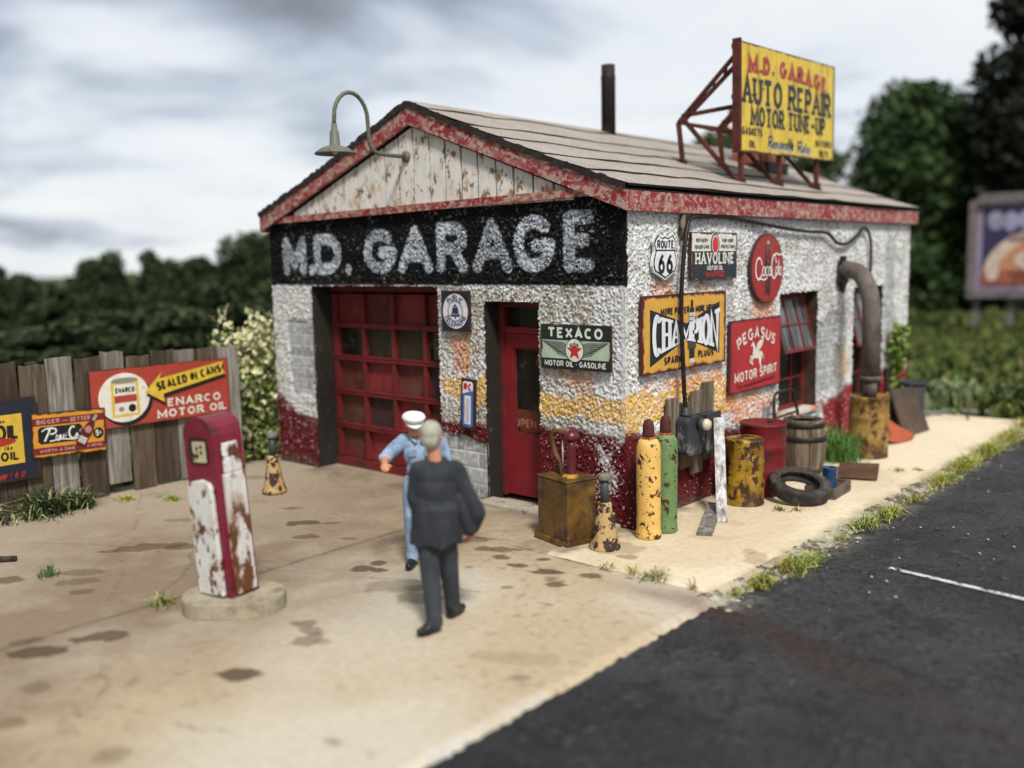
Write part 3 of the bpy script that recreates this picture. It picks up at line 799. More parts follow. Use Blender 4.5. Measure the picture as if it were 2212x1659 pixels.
def build_front_door():
    D = MB(); x0, x1, yd = -1.935, -1.125, .25
    def b(xa, xb, za, zb, m=M_redlite, dy=0, t_=.06): D.box(((xa + xb) / 2, yd + t_ / 2 + dy, (za + zb) / 2), (xb - xa, t_, zb - za), m)
    b(x0, x0 + .07, .05, 2.36, M_reddoor, -.02, .1); b(x0 + .072, x1, 2.29, 2.36, M_reddoor, -.02, .1); b(x0 + .072, x1, 1.985, 2.06, M_redlite, -.012, .1)
    b(x0 + .074, x0 + .19, .07, 1.98); b(x1 - .10, x1, .07, 1.98); b(x0 + .192, x1 - .102, 1.82, 1.98); b(x0 + .192, x1 - .102, .07, .80)
    for (xa, xb, za, zb) in ((x0 + .192, x0 + .215, .80, 1.82), (x0 + .217, x1 - .102, 1.797, 1.82), (x0 + .217, x1 - .102, .80, .823)): b(xa, xb, za, zb, M_reddoor, .012, .03)
    d = D.build('door', GAR, bevel=.004)
    g = MB(); g.box((-1.45, yd + .05, 1.31), (.7, .01, 1.0), M_glass); g.build('glass', d)
    g = MB(); g.box((-1.45, yd + .05, 2.175), (.8, .01, .24), M_glass); g.build('transom_glass', d)
    h = MB(); h.lathe([(.0, 0), (.022, .005), (.026, .03), (.012, .045), (.012, .06)], M_black, 12, T(x1 - .05, yd - .05, .95) @ RX(-math.pi / 2)); h.build('handle', d)
    def plate(name, w, h, loc, build):
        s = Sign(name, None, (0, 0, 0), 0, w, h, .004); build(s)
        mb = MB()
        for q in s.parts.values():
            for f_, mi_ in zip(q.f, q.m): mb.add([Vector(q.v[k]) + Vector(loc) for k in f_], [tuple(range(len(f_)))], q.mats[mi_])
        bpy.data.objects.remove(s.root)
        mb.build(name, d, fixn=False)
    def notice(s):
        s.panel(s.col('red', (.16, .035, .02), edge=None, under=(.03, .012, .01), t=.6)); s.text('OPEN', 0, -.03, .10, .33, s.col('letter', (.42, .17, .10), edge=None), t=.22)
    plate('door_notice', .42, .26, (-1.60, yd + .044, .96), notice)
    def sticker(s):
        s.ell('board', 0, 0, .13, .07, s.col('red', (.22, .02, .025), edge=None)); s.text('STP', 0, 0, .075, .17, s.col('letter', (.5, .48, .47), edge=None), t=.24)
    plate('oval_sticker', .26, .14, (-1.30, yd + .044, 1.66), sticker)
build_front_door()
def build_window(y0, y1, z0, z1):
    xd = -.19; ym = (y0 + y1) / 2
    F = MB(); mr = M_reddoor
    F.box((xd, y0 + .03, (z0 + z1) / 2), (.06, .06, z1 - z0), mr); F.box((xd, y1 - .03, (z0 + z1) / 2), (.06, .06, z1 - z0), mr)
    F.box((xd, ym, z1 - .03), (.062, y1 - y0 - .12, .06), mr); F.box((xd, ym, z0 + .03), (.062, y1 - y0 - .12, .06), mr)
    zm = z0 + (z1 - z0) * .50
    F.box((xd, ym, zm), (.05, y1 - y0 - .12, .045), mr)
    zq = z0 + (z1 - z0) * .26
    F.box((xd, ym, zq), (.03, y1 - y0 - .12, .025), mr)
    for k in (1, 2):
        y = y0 + (y1 - y0) * k / 3
        F.box((xd + .002, y, (z0 + zm) / 2), (.03, .025, zm - z0 - .09), mr)
    w = F.build('window', GAR)
    g = MB(); g.box((xd - .012, ym, (z0 + zm) / 2), (.008, y1 - y0 - .1, zm - z0 - .06), M_glass); g.build('pane', w)
    # upper sash swung outwards at its bottom
    piv = Vector((xd + .03, ym, z1 - .07)); R = Matrix.Rotation(-.27, 4, 'Y')
    h_ = z1 - .07 - zm + .02; wd = y1 - y0 - .20
    Sx = MB(); M_ = T(*piv) @ R
    def sb(c, s_): Sx.box(M_ @ Vector(c), s_, mr, (M_.to_3x3()))
    sb((0, -wd / 2 + .015, -h_ / 2), (.03, .03, h_)); sb((0, wd / 2 - .015, -h_ / 2), (.03, .03, h_))
    sb((0, 0, -.02), (.032, wd - .06, .04)); sb((0, 0, -h_ + .022), (.034, wd - .06, .045)); sb((0, 0, -h_ * .5), (.026, wd - .06, .026))
    for k in (-1, 1): sb((.001, k * wd / 6, -h_ / 2), (.026, .024, h_ - .09))
    so = Sx.build('sash', w)
    g = MB(); gm = material('sash_glass', (.035, .037, .035), under=(.20, .21, .21), t=.58, scale=2.0, soft=.1, stretch=(1, 2.6, .35), rough=.2, bump=0, spec=.5)
    g.box(M_ @ Vector((-.008, 0, -h_ / 2)), (.006, wd - .04, h_ - .04), gm, M_.to_3x3()); g.build('pane', so)
    bk = MB(); bk.box((xd - .35, ym, (z0 + z1) / 2), (.02, 1.6, 2.0), M_dark); bk.build('blackout', w)  # added dark sheet behind the glass, keeps light out of the window
build_window(3.49, 4.66, .73, 2.33); build_window(5.93, 7.10, .53, 2.33)

# roof: felt strips lapped from the eaves up, red barge boards and fascia
EX, EZ, RXX, RZ_ = .10, 3.50, -3.03, 4.67
def build_roof():
    y0, y1 = -.12, WALL_L + .12
    for side in (1, -1):
        mb = MB()
        ex = EX if side > 0 else 2 * RXX - EX
        def pt(s_, y, up=0.0):
            nx, nz = .351 * side, .936
            return (ex + (RXX - ex) * s_ + nx * up, y, EZ + (RZ_ - EZ) * s_ - .03 * math.sin(math.pi * s_) + nz * up)
        ny = 90; ys = [y0 + (y1 - y0) * i / ny for i in range(ny + 1)]
        bounds = [0, .17, .36, .54, .73, .92, 1.0]
        for k in range(6):
            rs = np.random.RandomState(100 + k)
            wv = (vnoise(np.array(ys), np.zeros(ny + 1), .9, 120 + k + (side < 0) * 9, 3) - .5)
            wz = vnoise(np.array(ys), np.ones(ny + 1), 1.6, 130 + k, 2)
            st = [0, .04, .3, .7, 1.0]
            vs = []; fs = []
            for i, y in enumerate(ys):
                a = bounds[k] - (.018 if k else .004) + wv[i] * .10 * (1 if k else .3); b = bounds[k + 1] + .01
                lift = .010 + .020 * wz[i] ** 2
                for q in st: vs.append(pt(min(a + (b - a) * q, 1), y, .052 + lift * (1 - q) ** 2 + .004 + .0015 * k))
            m_ = len(st)
            for i in range(ny):
                for q in range(m_ - 1): fs.append((i * m_ + q, (i + 1) * m_ + q, (i + 1) * m_ + q + 1, i * m_ + q + 1))
            mb.add(vs, fs, M_roof, True)
            vs = []; fs = []
            for i, y in enumerate(ys):
                a = bounds[k] - (.018 if k else .004) + wv[i] * .10 * (1 if k else .3); lift = .010 + .020 * wz[i] ** 2
                vs += [pt(a, y, .052 + lift + .004 + .0015 * k), pt(a + .001, y, .043)]
            for i in range(ny): fs.append((i * 2, i * 2 + 1, i * 2 + 3, i * 2 + 2))
            mb.add(vs, fs, M_tar)
        # deck and ragged verge edges
        vs = [pt(0, y0 + .01, -.05), pt(1, y0 + .01, -.05), pt(1, y1 - .01, -.05), pt(0, y1 - .01, -.05), pt(0, y0 + .01, .008), pt(1, y0 + .01, .008), pt(1, y1 - .01, .008), pt(0, y1 - .01, .008)]
        mb.add(vs, [(0, 1, 2, 3), (7, 6, 5, 4), (0, 4, 5, 1), (1, 5, 6, 2), (2, 6, 7, 3), (3, 7, 4, 0)], M_tar)
        for yy, sg in ((y0, -1), (y1, 1)):
            vs = []; fs = []
            for i in range(61):
                q = i / 60; e = .016 * random.random()
                vs += [pt(q, yy + sg * (.006 + e), .052 + .026 * random.random()), pt(q, yy + sg * .012, .004 - .012 * random.random())]
            for i in range(60): fs.append((i * 2, i * 2 + 1, i * 2 + 3, i * 2 + 2))
            mb.add(vs, fs, M_tar)
        r_ = mb.build('roof', GAR, fixn=False)
        # fascia along the eave and barge boards on the gables
        fx = ex - .02 * side
        f = MB(); f.box((fx, WALL_L / 2, 3.395), (.04, y1 - y0 - .12, .20), M_redtrim); f.build('fascia', GAR)
        for yy in (y0 + .03, y1 - .03):
            v = MB(); y_ = yy
            p_ = [(ex, EZ - .005), (RXX, RZ_ - .008), (RXX, RZ_ - .215), (ex, EZ - .205)]
            v.prism(p_ if side < 0 else p_, y_ - .022, y_ + .022, M_redtrim); v.build('barge_board', GAR)
build_roof()
def build_gable():
    mb = MB(); x = -5.72; rs = random.Random(5)
    def zt(x): return 4.43 - abs(x + 3.03) * .374
    while x < -.45:
        w_ = .268 + rs.uniform(-.015, .015); xa, xb = x + .015, x + w_ - .015
        top = [(xb, zt(xb)), (xa, zt(xa))]
        if xa < -3.03 < xb: top = [(xb, zt(xb)), (-3.03, 4.43), (xa, zt(xa))]
        if min(t_[1] for t_ in top) > 3.50: mb.prism([(xa, 3.44), (xb, 3.44)] + top, -.035 - rs.uniform(0, .008), -.012, M_gable)
        x += w_
    mb.prism([(-6.0, 3.42), (-.03, 3.42), (-3.03, 4.5)], -.011, .01, M_dark)
    mb.build('gable_boards', GAR)
    t_ = MB(); t_.box((-3.03, -.062, 3.475), (5.72, .05, .085), M_redtrim, Matrix.Rotation(-.012, 3, 'Y')); t_.build('gable_trim', GAR)
build_gable()
def build_chimneys():
    mb = MB(); rs = random.Random(3)
    mb.lathe([(.105, 0), (.105, .9), (.108, .91), (.108, .96), (.10, .97), (.10, 1.12), (.085, 1.12)], material('sooty_pipe', (.016, .013, .012), under=(.07, .028, .014), t=.6, scale=4, soft=.06, rough=.7), 18, T(-2.86, 3.76, 4.52), wob=.01)
    mb.build('flue_pipe', GAR)
    b = MB(); br = material('chimney_brick', (.27, .085, .05), under=(.42, .36, .3), t=.6, scale=9, vary=.3)
    b.box((-1.75, 6.35, 4.45), (.62, .62, 1.3), br); b.box((-1.75, 6.35, 5.12), (.72, .72, .14), br); b.box((-1.75, 6.35, 5.24), (.3, .3, .24), br)
    c = b.build('chimney', GAR); fl = MB(); fl.box((-1.75, 6.35, 4.2), (.68, .68, .16), M_black); fl.build('flashing', c)
build_chimneys()
# ------------------------------------------------------------------ signs
R90 = math.pi / 2
CREAM, SW, SK = (.72, .66, .50), (.74, .73, .70), (.012, .012, .014)
def sign_telephone():
    s = Sign('telephone_sign', 'square navy enamel sign reading PUBLIC TELEPHONE round a bell, between the two red doors', (-2.345, -.045, 2.245), 0, .46, .48)
    s.panel(s.col('navy', (.018, .018, .032), t=.66)); w, b = s.col('white', (.66, .66, .70), t=.74), s.col('blue', (.025, .028, .085), edge=None)
    s.ell('emblem', 0, 0, .205, .205, w, 1)
    s.line('emblem', arc(0, 0, .118, .118, 0, 360, 32), .010, b, 2)
    bell = [(-.075, -.062), (-.078, -.045), (-.056, -.025), (-.046, .03), (-.034, .062), (-.012, .072), (-.012, .088), (.012, .088), (.012, .072), (.034, .062), (.046, .03), (.056, -.025), (.078, -.045), (.075, -.062)]
    s.poly('emblem', bell, b, 2); s.ell('emblem', 0, -.074, .014, .013, b, 2, 12)
    for z in (-.035, .05): s.line('emblem', [(-.05, z), (.05, z)], .005, w, 3)
    s.text('PUBLIC', 0, .160, .062, .27, b, 2, t=.2, arcr=.160)
    s.text('TELEPHONE', 0, -.160, .062, .40, b, 2, t=.2, arcr=-.160)
    s.build()
def sign_thermometer():
    s = Sign('wall_thermometer', 'tall narrow blue and white thermometer sign on the pillar left of the red door', (-2.18, -.045, 1.155), 0, .225, .60, rot=(0, .05, 0), cat='thermometer')
    s.panel(s.col('frame', (.03, .012, .014))); bl, w, r = s.col('blue', (.045, .15, .42), edge=None), s.col('white', (.70, .71, .73), edge=None), s.col('red', (.55, .03, .025), edge=None)
    s.poly('face', [(-.085, -.25), (-.06, -.272), (.06, -.272), (.085, -.25), (.085, .25), (.06, .272), (-.06, .272), (-.085, .25)], bl, 1)
    s.rect('scale_plate', -.05, -.24, .05, .10, w, 2)
    s.poly('emblem', [(-.083, .12), (.083, .17), (.083, .25), (.06, .27), (-.06, .27), (-.083, .25)], w, 2)
    s.text('RC', 0, .205, .085, .13, r, 3, t=.3)
    s.line('tube', [(0, -.22), (0, .075)], .007, r, 3)
    for i in range(14): s.line('tube', [(-.032, -.21 + i * .021), (-.012, -.21 + i * .021)], .005, s.col('mark', (.1, .1, .1), edge=None), 3); s.line('tube', [(.012, -.21 + i * .021), (.032, -.21 + i * .021)], .005, s.col('mark', (.1, .1, .1), edge=None), 3)
    s.build()
STAR = [(math.sin(i * math.pi / 5) * (1 if i % 2 == 0 else .42), math.cos(i * math.pi / 5) * (1 if i % 2 == 0 else .42)) for i in range(10)]
def sign_texaco():
    s = Sign('motor_oil_sign', 'pale green and black winged star motor oil sign right of the red door', (-.585, -.045, 1.895), 0, .93, .48)
    g, k, w, r = s.col('green', (.42, .50, .38), t=.68), s.col('black', (.016, .024, .018), edge=None), s.col('white', (.68, .70, .62), edge=None), s.col('red', (.50, .03, .02), edge=None)
    s.panel(g); s.rect('band', -.455, .075, .455, .23, k, 1); s.rect('band', -.455, -.23, .455, -.125, k, 1)
    s.text('TEXACO', 0, .153, .115, .74, w, 2, t=.23)
    s.text('MOTOR OIL * GASOLINE', 0, -.178, .062, .82, w, 2, t=.19)
    for sg in (-1, 1):
        for i in range(7):
            z0 = .055 - i * .020; L_ = .34 - i * .034
            s.line('emblem', [(sg * .10, z0 - .03), (sg * (.16 + .02 * i * .5), z0 - .008), (sg * (.10 + L_), z0 + .004)], .0085, s.col('feather', (.10, .12, .10), edge=None), 2)
        s.line('emblem', [(sg * .11, -.075), (sg * .2, -.05), (sg * .42, .06)], .008, k, 2)
    s.ell('emblem', 0, -.03, .125, .130, k, 2); s.ell('emblem', 0, -.03, .116, .121, w, 3)
    s.poly('emblem', [(x * .105, z * .105 - .035) for x, z in STAR], r, 4); s.rect('emblem', -.055, .01, .055, .042, k, 5); s.text('TEXACO', 0, .026, .02, .09, w, 6, t=.2)
    s.build()
def sign_route():
    s = Sign('route_shield', 'white shield road sign reading ROUTE 66 beside the hanging cable', (.05, .64, 2.835), R90, .52, .50)
    k, w = s.col('black', (.012, .012, .013), edge=None), s.col('white', (.73, .73, .75), t=.72, edge=None)
    half = [(0, .222), (.055, .205), (.10, .215), (.155, .245), (.205, .195), (.235, .150), (.205, .10), (.20, .05), (.235, -.03), (.245, -.10), (.215, -.165), (.12, -.20), (0, -.25)]
    out = half + [(-x, z) for x, z in half[-2:0:-1]]
    s.panel(s.col('edge', (.62, .62, .64), under=(.3, .12, .05), edge=None), outline=out[::-1])
    s.poly('face', [(x * .93, z * .93) for x, z in out], k, 1); s.poly('face', [(x * .86, z * .86) for x, z in out], w, 2)
    s.text('ROUTE', 0, .125, .088, .32, k, 3, t=.22); s.line('lettering', [(-.19, .063), (.19, .063)], .014, k, 3)
    s.text('66', 0, -.075, .215, .29, k, 3, t=.19)
    s.build()
def sign_havoline():
    s = Sign('oil_brand_sign', 'white over black oil sign with a red spot right of the hanging cable', (.05, 1.69, 2.83), R90, 1.04, .53)
    w, k, r = s.col('white', (.68, .65, .58), t=.66), s.col('black', (.02, .024, .030), edge=(.52, .265, .022, (.05, .02, .014))), s.col('red', (.52, .03, .03), edge=None)
    s.panel(w); s.rect('band', -.505, -.25, .505, .055, k, 1)
    s.ell('emblem', 0, .13, .10, .125, k, 2); s.ell('emblem', 0, .13, .082, .105, w, 3); s.ell('emblem', 0, .13, .068, .09, r, 4)
    s.text('HAVOLINE', 0, -.025, .135, .88, w, 2, t=.2, serif=True)
    s.text('MOTOR OIL', 0, -.135, .055, .36, w, 2, t=.2); s.text('WAXFREE', 0, -.205, .062, .44, r, 2, t=.18)
    for x, a, b in ((-.29, 'REFINERY', 'SEALED CANS'), (.29, 'FOR YOUR', 'PROTECTION')):
        s.text(a, x, .175, .042, .26, k, 2, t=.2); s.text(b, x, .105, .042, .31, k, 2, t=.2)
    s.build()
def script(s, word, cx, cz, h, w, m, layer, t=.14, flour=True, part='lettering'):
    """flowing hand script: big initials with swashes"""
    s.text(word, cx, cz, h, w, m, layer, t=t, slant=.34, gap=.02, part=part)
def sign_coke():
    s = Sign('soda_disc', 'round dark red soda disc with white script over a bottle, on the side wall', (.05, 3.0, 2.665), R90, .88, .86)
    r = s.col('red', (.33, .020, .022), t=.64, edge=None, under2=(.20, .06, .02), t2=.62); w = s.col('white', (.75, .70, .66), edge=None)
    s.panel(s.col('rim', (.06, .02, .018), edge=None), outline=[(.44 * math.cos(2 * math.pi * i / 48), .43 * math.sin(2 * math.pi * i / 48)) for i in range(48)])
    s.ell('face', 0, 0, .42, .41, r, 1, 48)
    bt = s.col('bottle', (.05, .012, .012), under=(.25, .05, .03), t=.56, edge=None)
    hb = [(.032, .335), (.034, .30), (.045, .22), (.075, .12), (.085, .02), (.075, -.05), (.065, -.13), (.082, -.22), (.075, -.33)]
    s.poly('emblem', hb[::-1] + [(-x, z) for x, z in hb], bt, 2)
    s.rect('emblem', -.036, .30, .036, .34, s.col('cap', (.40, .36, .25), edge=None), 3); s.line('emblem', [(-.012, .28), (-.022, .16)], .014, s.col('shine', (.35, .22, .17), edge=None), 3)
    # script: two capital sweeps joined by a ribbon
    def L(p_, th=.030): s.line('lettering', p_, th * .74, w, 4)
    L(arc(-.245, .0, .085, .13, 55, 330, 16), .034); L([(-.19, .10), (-.16, .04)], .03)
    L(arc(-.115, -.035, .035, .055, 60, 420, 12), .024); L(arc(-.030, -.035, .035, .055, 55, 320, 12), .024)
    L(arc(.045, -.035, .033, .055, 60, 420, 12), .024); L([(.083, .02), (.078, -.08), (.10, -.09)], .024)
    L([(.088, -.02), (.115, -.015)], .02)
    L(arc(.165, .02, .07, .145, 60, 330, 16), .034); L([(.20, .13), (.225, .06)], .03)
    L(arc(.235, -.035, .030, .055, 60, 420, 12), .024); L([(.275, -.08), (.285, .07), (.30, .11), (.29, .02), (.288, -.08)], .022)
    L(arc(.325, -.035, .028, .052, 60, 420, 12), .022); L([(.352, .02), (.350, -.08), (.375, -.085)], .022)
    L([(-.28, -.135), (-.2, -.125), (-.1, -.14), (-.02, -.115)], .026); L([(.14, .165), (.22, .185), (.30, .165), (.37, .175)], .026)
    s.build()
def sign_champion():
    s = Sign('spark_plug_sign', 'large orange spark plug sign with a black bow tie, behind the hanging cable', (.05, 1.075, 2.015), R90, 1.76, .83)
    o, k, w = s.col('orange', (.62, .33, .055), t=.72, edge=(.88, .415, .048, (.075, .012, .012)), under2=(.42, .17, .04), t2=.68), s.col('black', (.018, .019, .021), edge=None), s.col('white', (.68, .69, .70), edge=None)
    s.panel(o)
    s.poly('band', [(-.73, -.335), (0, -.085), (.73, -.30), (.73, .30), (0, .085), (-.73, .27)], k, 1)
    s.text('CHAMPION', 0, -.01, .46, 1.36, w, 5, t=.15, serif=True, warp=lambda x, z: (x, z * (.42 + .62 * (abs(x) / .67) ** 1.1)))
    g, lt = s.col('plug_dark', (.055, .055, .055), edge=None), s.col('plug_light', (.55, .53, .50), edge=None)
    for x0, z0, z1, m in ((.022, .25, .34, k), (.045, .20, .25, k), (.06, .03, .20, lt), (.062, .10, .115, g), (.062, .15, .16, g), (.085, -.20, -.095, g), (.055, -.31, -.20, k), (.05, -.36, -.31, lt)):
        s.rect('emblem', .11 - x0, z0, .11 + x0, z1, m, 3)
    
    s.text('MORE POWER', -.235, .235, .075, .58, k, 2, t=.24); s.text('MORE SPEED', .42, .235, .075, .46, k, 2, t=.24)
    s.text('SPARK', -.28, -.295, .085, .36, k, 2, t=.24); s.text('PLUGS', .42, -.275, .085, .34, k, 2, t=.24)
    s.build()
def sign_pegasus():
    s = Sign('winged_horse_sign', 'square red motor spirit sign with a white winged horse, beside the first side window', (.05, 2.735, 1.62), R90, 1.33, .88)
    r, w = s.col('red', (.40, .028, .032), t=.66, edge=(.665, .44, .030, (.06, .02, .02)), under2=(.26, .018, .022), t2=.6), s.col('cream', (.70, .63, .53), edge=None)
    s.panel(r)
    s.text('PEGASUS', 0, .265, .145, 1.04, w, 2, t=.2, arcr=1.0); s.text('MOTOR SPIRIT', 0, -.235, .125, 1.12, w, 2, t=.2, rot=.035)
    s.text('The', -.44, -.365, .06, .16, s.col('deep', (.12, .012, .014), edge=None), 2, slant=.3); s.line('lettering', [(-.32, -.37), (.5, -.33)], .032, s.col('deep', (.12, .012, .014), edge=None), 2)
    body = [(-.115, .145), (-.150, .115), (-.148, .10), (-.11, .11), (-.09, .075), (-.105, .02), (-.075, -.035), (-.02, -.055), (.03, -.05), (.06, -.075), (.075, -.13), (.115, -.175), (.145, -.175), (.115, -.12), (.13, -.07), (.14, -.015), (.175, -.055), (.20, -.115), (.185, -.04), (.145, .015), (.09, .035), (.0, .045), (-.035, .085), (-.06, .13), (-.09, .15), (-.10, .17)]
    s.poly('emblem', body, w, 2)
    s.poly('emblem', [(-.02, .04), (.0, .12), (.07, .165), (.185, .18), (.16, .15), (.175, .135), (.14, .115), (.145, .095), (.105, .08), (.10, .06), (.05, .045)], w, 3)
    for p_ in ([(-.08, -.02), (-.155, -.02), (-.175, -.085), (-.15, -.095)], [(-.055, -.03), (-.125, -.055), (-.125, -.11), (-.095, -.12)]): s.line('emblem', p_, .024, w, 3)
    s.build()
def sign_enarco():
    s = Sign('motor_oil_banner', 'long red motor oil sign with a yellow arrow, nailed to the plank fence', (-5.955, -1.86, 1.215), R90, 1.92, .74, rot=(0, .0, R90))
    r, y, k, w = s.col('red', (.37, .055, .036), t=.72, edge=(.96, .37, .012, (.06, .02, .015))), s.col('yellow', (.66, .46, .05), edge=None), s.col('black', (.015, .015, .014), edge=None), s.col('cream', (.72, .68, .58), edge=None)
    s.panel(r)
    s.ell('emblem', -.50, -.045, .345, .315, k, 1); s.ell('emblem', -.53, 0, .335, .31, w, 2)
    s.rect('emblem', -.70, -.24, -.34, .20, y, 3); s.rect('emblem', -.665, -.21, -.375, .17, w, 4); s.ell('emblem', -.52, .215, .175, .035, s.col('tin', (.25, .24, .21), edge=None), 4)
    s.rect('emblem', -.665, -.06, -.375, .03, r, 5); s.text('ENARCO', -.52, .095, .065, .25, k, 5, t=.24); s.ell('emblem', -.44, -.14, .05, .05, k, 5); s.ell('emblem', -.58, -.14, .035, .03, s.col('tin', (.25, .24, .21), edge=None), 5)
    def arrow(dx, dz, m, l): s.poly('band', [(-.26 + dx, .04 + dz), (-.02 + dx, .27 + dz), (-.055 + dx, .19 + dz), (.88 + dx, .335 + dz), (.85 + dx, .25 + dz), (.90 + dx, .165 + dz), (-.01 + dx, -.01 + dz), (.0 + dx, -.12 + dz)], m, l)
    arrow(.015, -.05, k, 3); arrow(0, 0, y, 6)
    s.text('SEALED IN CANS', .37, .165, .115, .95, k, 7, t=.26, rot=.165)
    s.text('ENARCO', .43, -.135, .105, .78, w, 2, t=.22, rot=.0, serif=True); s.text('MOTOR OIL', .40, -.275, .105, 1.02, w, 2, t=.22, rot=.0, serif=True)
    s.build()
def sign_pepsi():
    s = Sign('soda_sign', 'small orange soda sign with a bottle and 5 cent mark on the fence', (-5.93, -3.11, .875), R90, .88, .53, rot=(0, .035, R90))
    o, m, k, w = s.col('orange', (.62, .27, .035), t=.66), s.col('maroon', (.17, .018, .022), edge=None), s.col('black', (.014, .014, .013), edge=None), s.col('white', (.68, .66, .62), edge=None)
    s.panel(o); s.rect('band', -.43, .12, .43, .205, m, 1); s.rect('band', -.43, -.225, .43, -.145, m, 1)
    pk = s.col('pink', (.50, .28, .24), edge=None)
    s.text('BIGGER', -.25, .162, .052, .27, pk, 2, t=.22); s.text('and', -.055, .162, .03, .06, pk, 2); s.text('BETTER', .13, .162, .052, .24, pk, 2, t=.22); s.text("WORTH A DIME", -.15, -.185, .04, .42, pk, 2, t=.2); s.text('A NICKEL', .30, -.18, .035, .2, pk, 2, t=.2)
    s.poly('emblem', [(-.34, -.10), (.12, -.10), (.15, -.07), (.15, .07), (.12, .10), (-.34, .10), (-.37, .07), (-.37, -.07)], k, 1)
    def L(p_, th=.020): s.line('lettering', p_, th, w, 4)
    L([(-.30, -.07), (-.25, .03), (-.23, .075)], .024); L(arc(-.215, .045, .055, .035, 150, -110, 10), .02); L([(-.33, .05), (-.28, .08), (-.2, .088)], .016)
    s.text('epsi', -.115, -.012, .10, .13, w, 4, t=.17, slant=.25)
    L(arc(.035, .005, .045, .07, 60, 320, 12), .022); s.text('ola', .105, -.012, .10, .10, w, 4, t=.17, slant=.25); L([(-.24, -.075), (-.1, -.06), (.05, -.078), (.12, -.065)], .016)
    bt = s.col('bottle', (.09, .018, .015), edge=None); c, d = math.cos(-.55), math.sin(-.55)
    hb = [(.022, .20), (.022, .12), (.055, .04), (.065, -.05), (.055, -.08), (.065, -.19), (.05, -.21)]
    s.poly('emblem', [(.22 + x * c - z * d, .02 + x * d + z * c) for x, z in hb[::-1] + [(-x, z) for x, z in hb]], bt, 5)
    def q(x, z): return (.22 + x * c - z * d, .02 + x * d + z * c)
    s.poly('emblem', [q(-.02, .12), q(.02, .12), q(.02, .20), q(-.02, .20)], s.col('foil', (.35, .33, .27), edge=None), 6); s.ell('emblem', *q(0, -.0), .042, .045, s.col('pinklabel', (.45, .2, .17), edge=None), 6); s.poly('emblem', [q(-.05, -.18), q(.05, -.18), q(.05, -.10), q(-.05, -.10)], s.col('foil2', (.5, .48, .44), edge=None), 6)
    s.ell('emblem', .345, -.035, .065, .065, k, 3); s.text('5', .33, -.035, .075, .045, w, 4, t=.2); s.text('c', .372, -.02, .06, .028, w, 4, t=.22)
    s.build()
def sign_pennzoil():
    s = Sign('oil_can_sign', 'big navy framed yellow motor oil sign cut by the left edge of the picture', (-5.945, -4.10, .885), R90, 1.26, .96)
    n_, y, k, r = s.col('navy', (.016, .020, .034)), s.col('yellow', (.60, .40, .05), edge=None), s.col('black', (.015, .014, .012), edge=None), s.col('red', (.38, .03, .02), edge=None)
    s.panel(n_); s.rect('face', -.42, -.28, .46, .30, y, 1)
    s.text('PENNZOIL', .01, .10, .18, .80, k, 2, t=.2); s.ell('emblem', .0, -.01, .38, .055, r, 2, 28); s.text('Safe', -.2, .225, .06, .16, k, 2, slant=.2); s.text('Lubrication', .12, .235, .05, .3, k, 2, slant=.2)
    s.text('for the', .22, -.08, .06, .22, k, 2, slant=.2)
    s.text('MOTOR OIL', .01, -.18, .11, .78, k, 2, t=.22); s.text('be oil wise', .05, -.39, .11, .8, r, 2, slant=.25, t=.2)
    s.build()
for f_ in (sign_telephone, sign_thermometer, sign_texaco, sign_route, sign_havoline, sign_coke, sign_champion, sign_pegasus, sign_enarco, sign_pepsi, sign_pennzoil): f_()

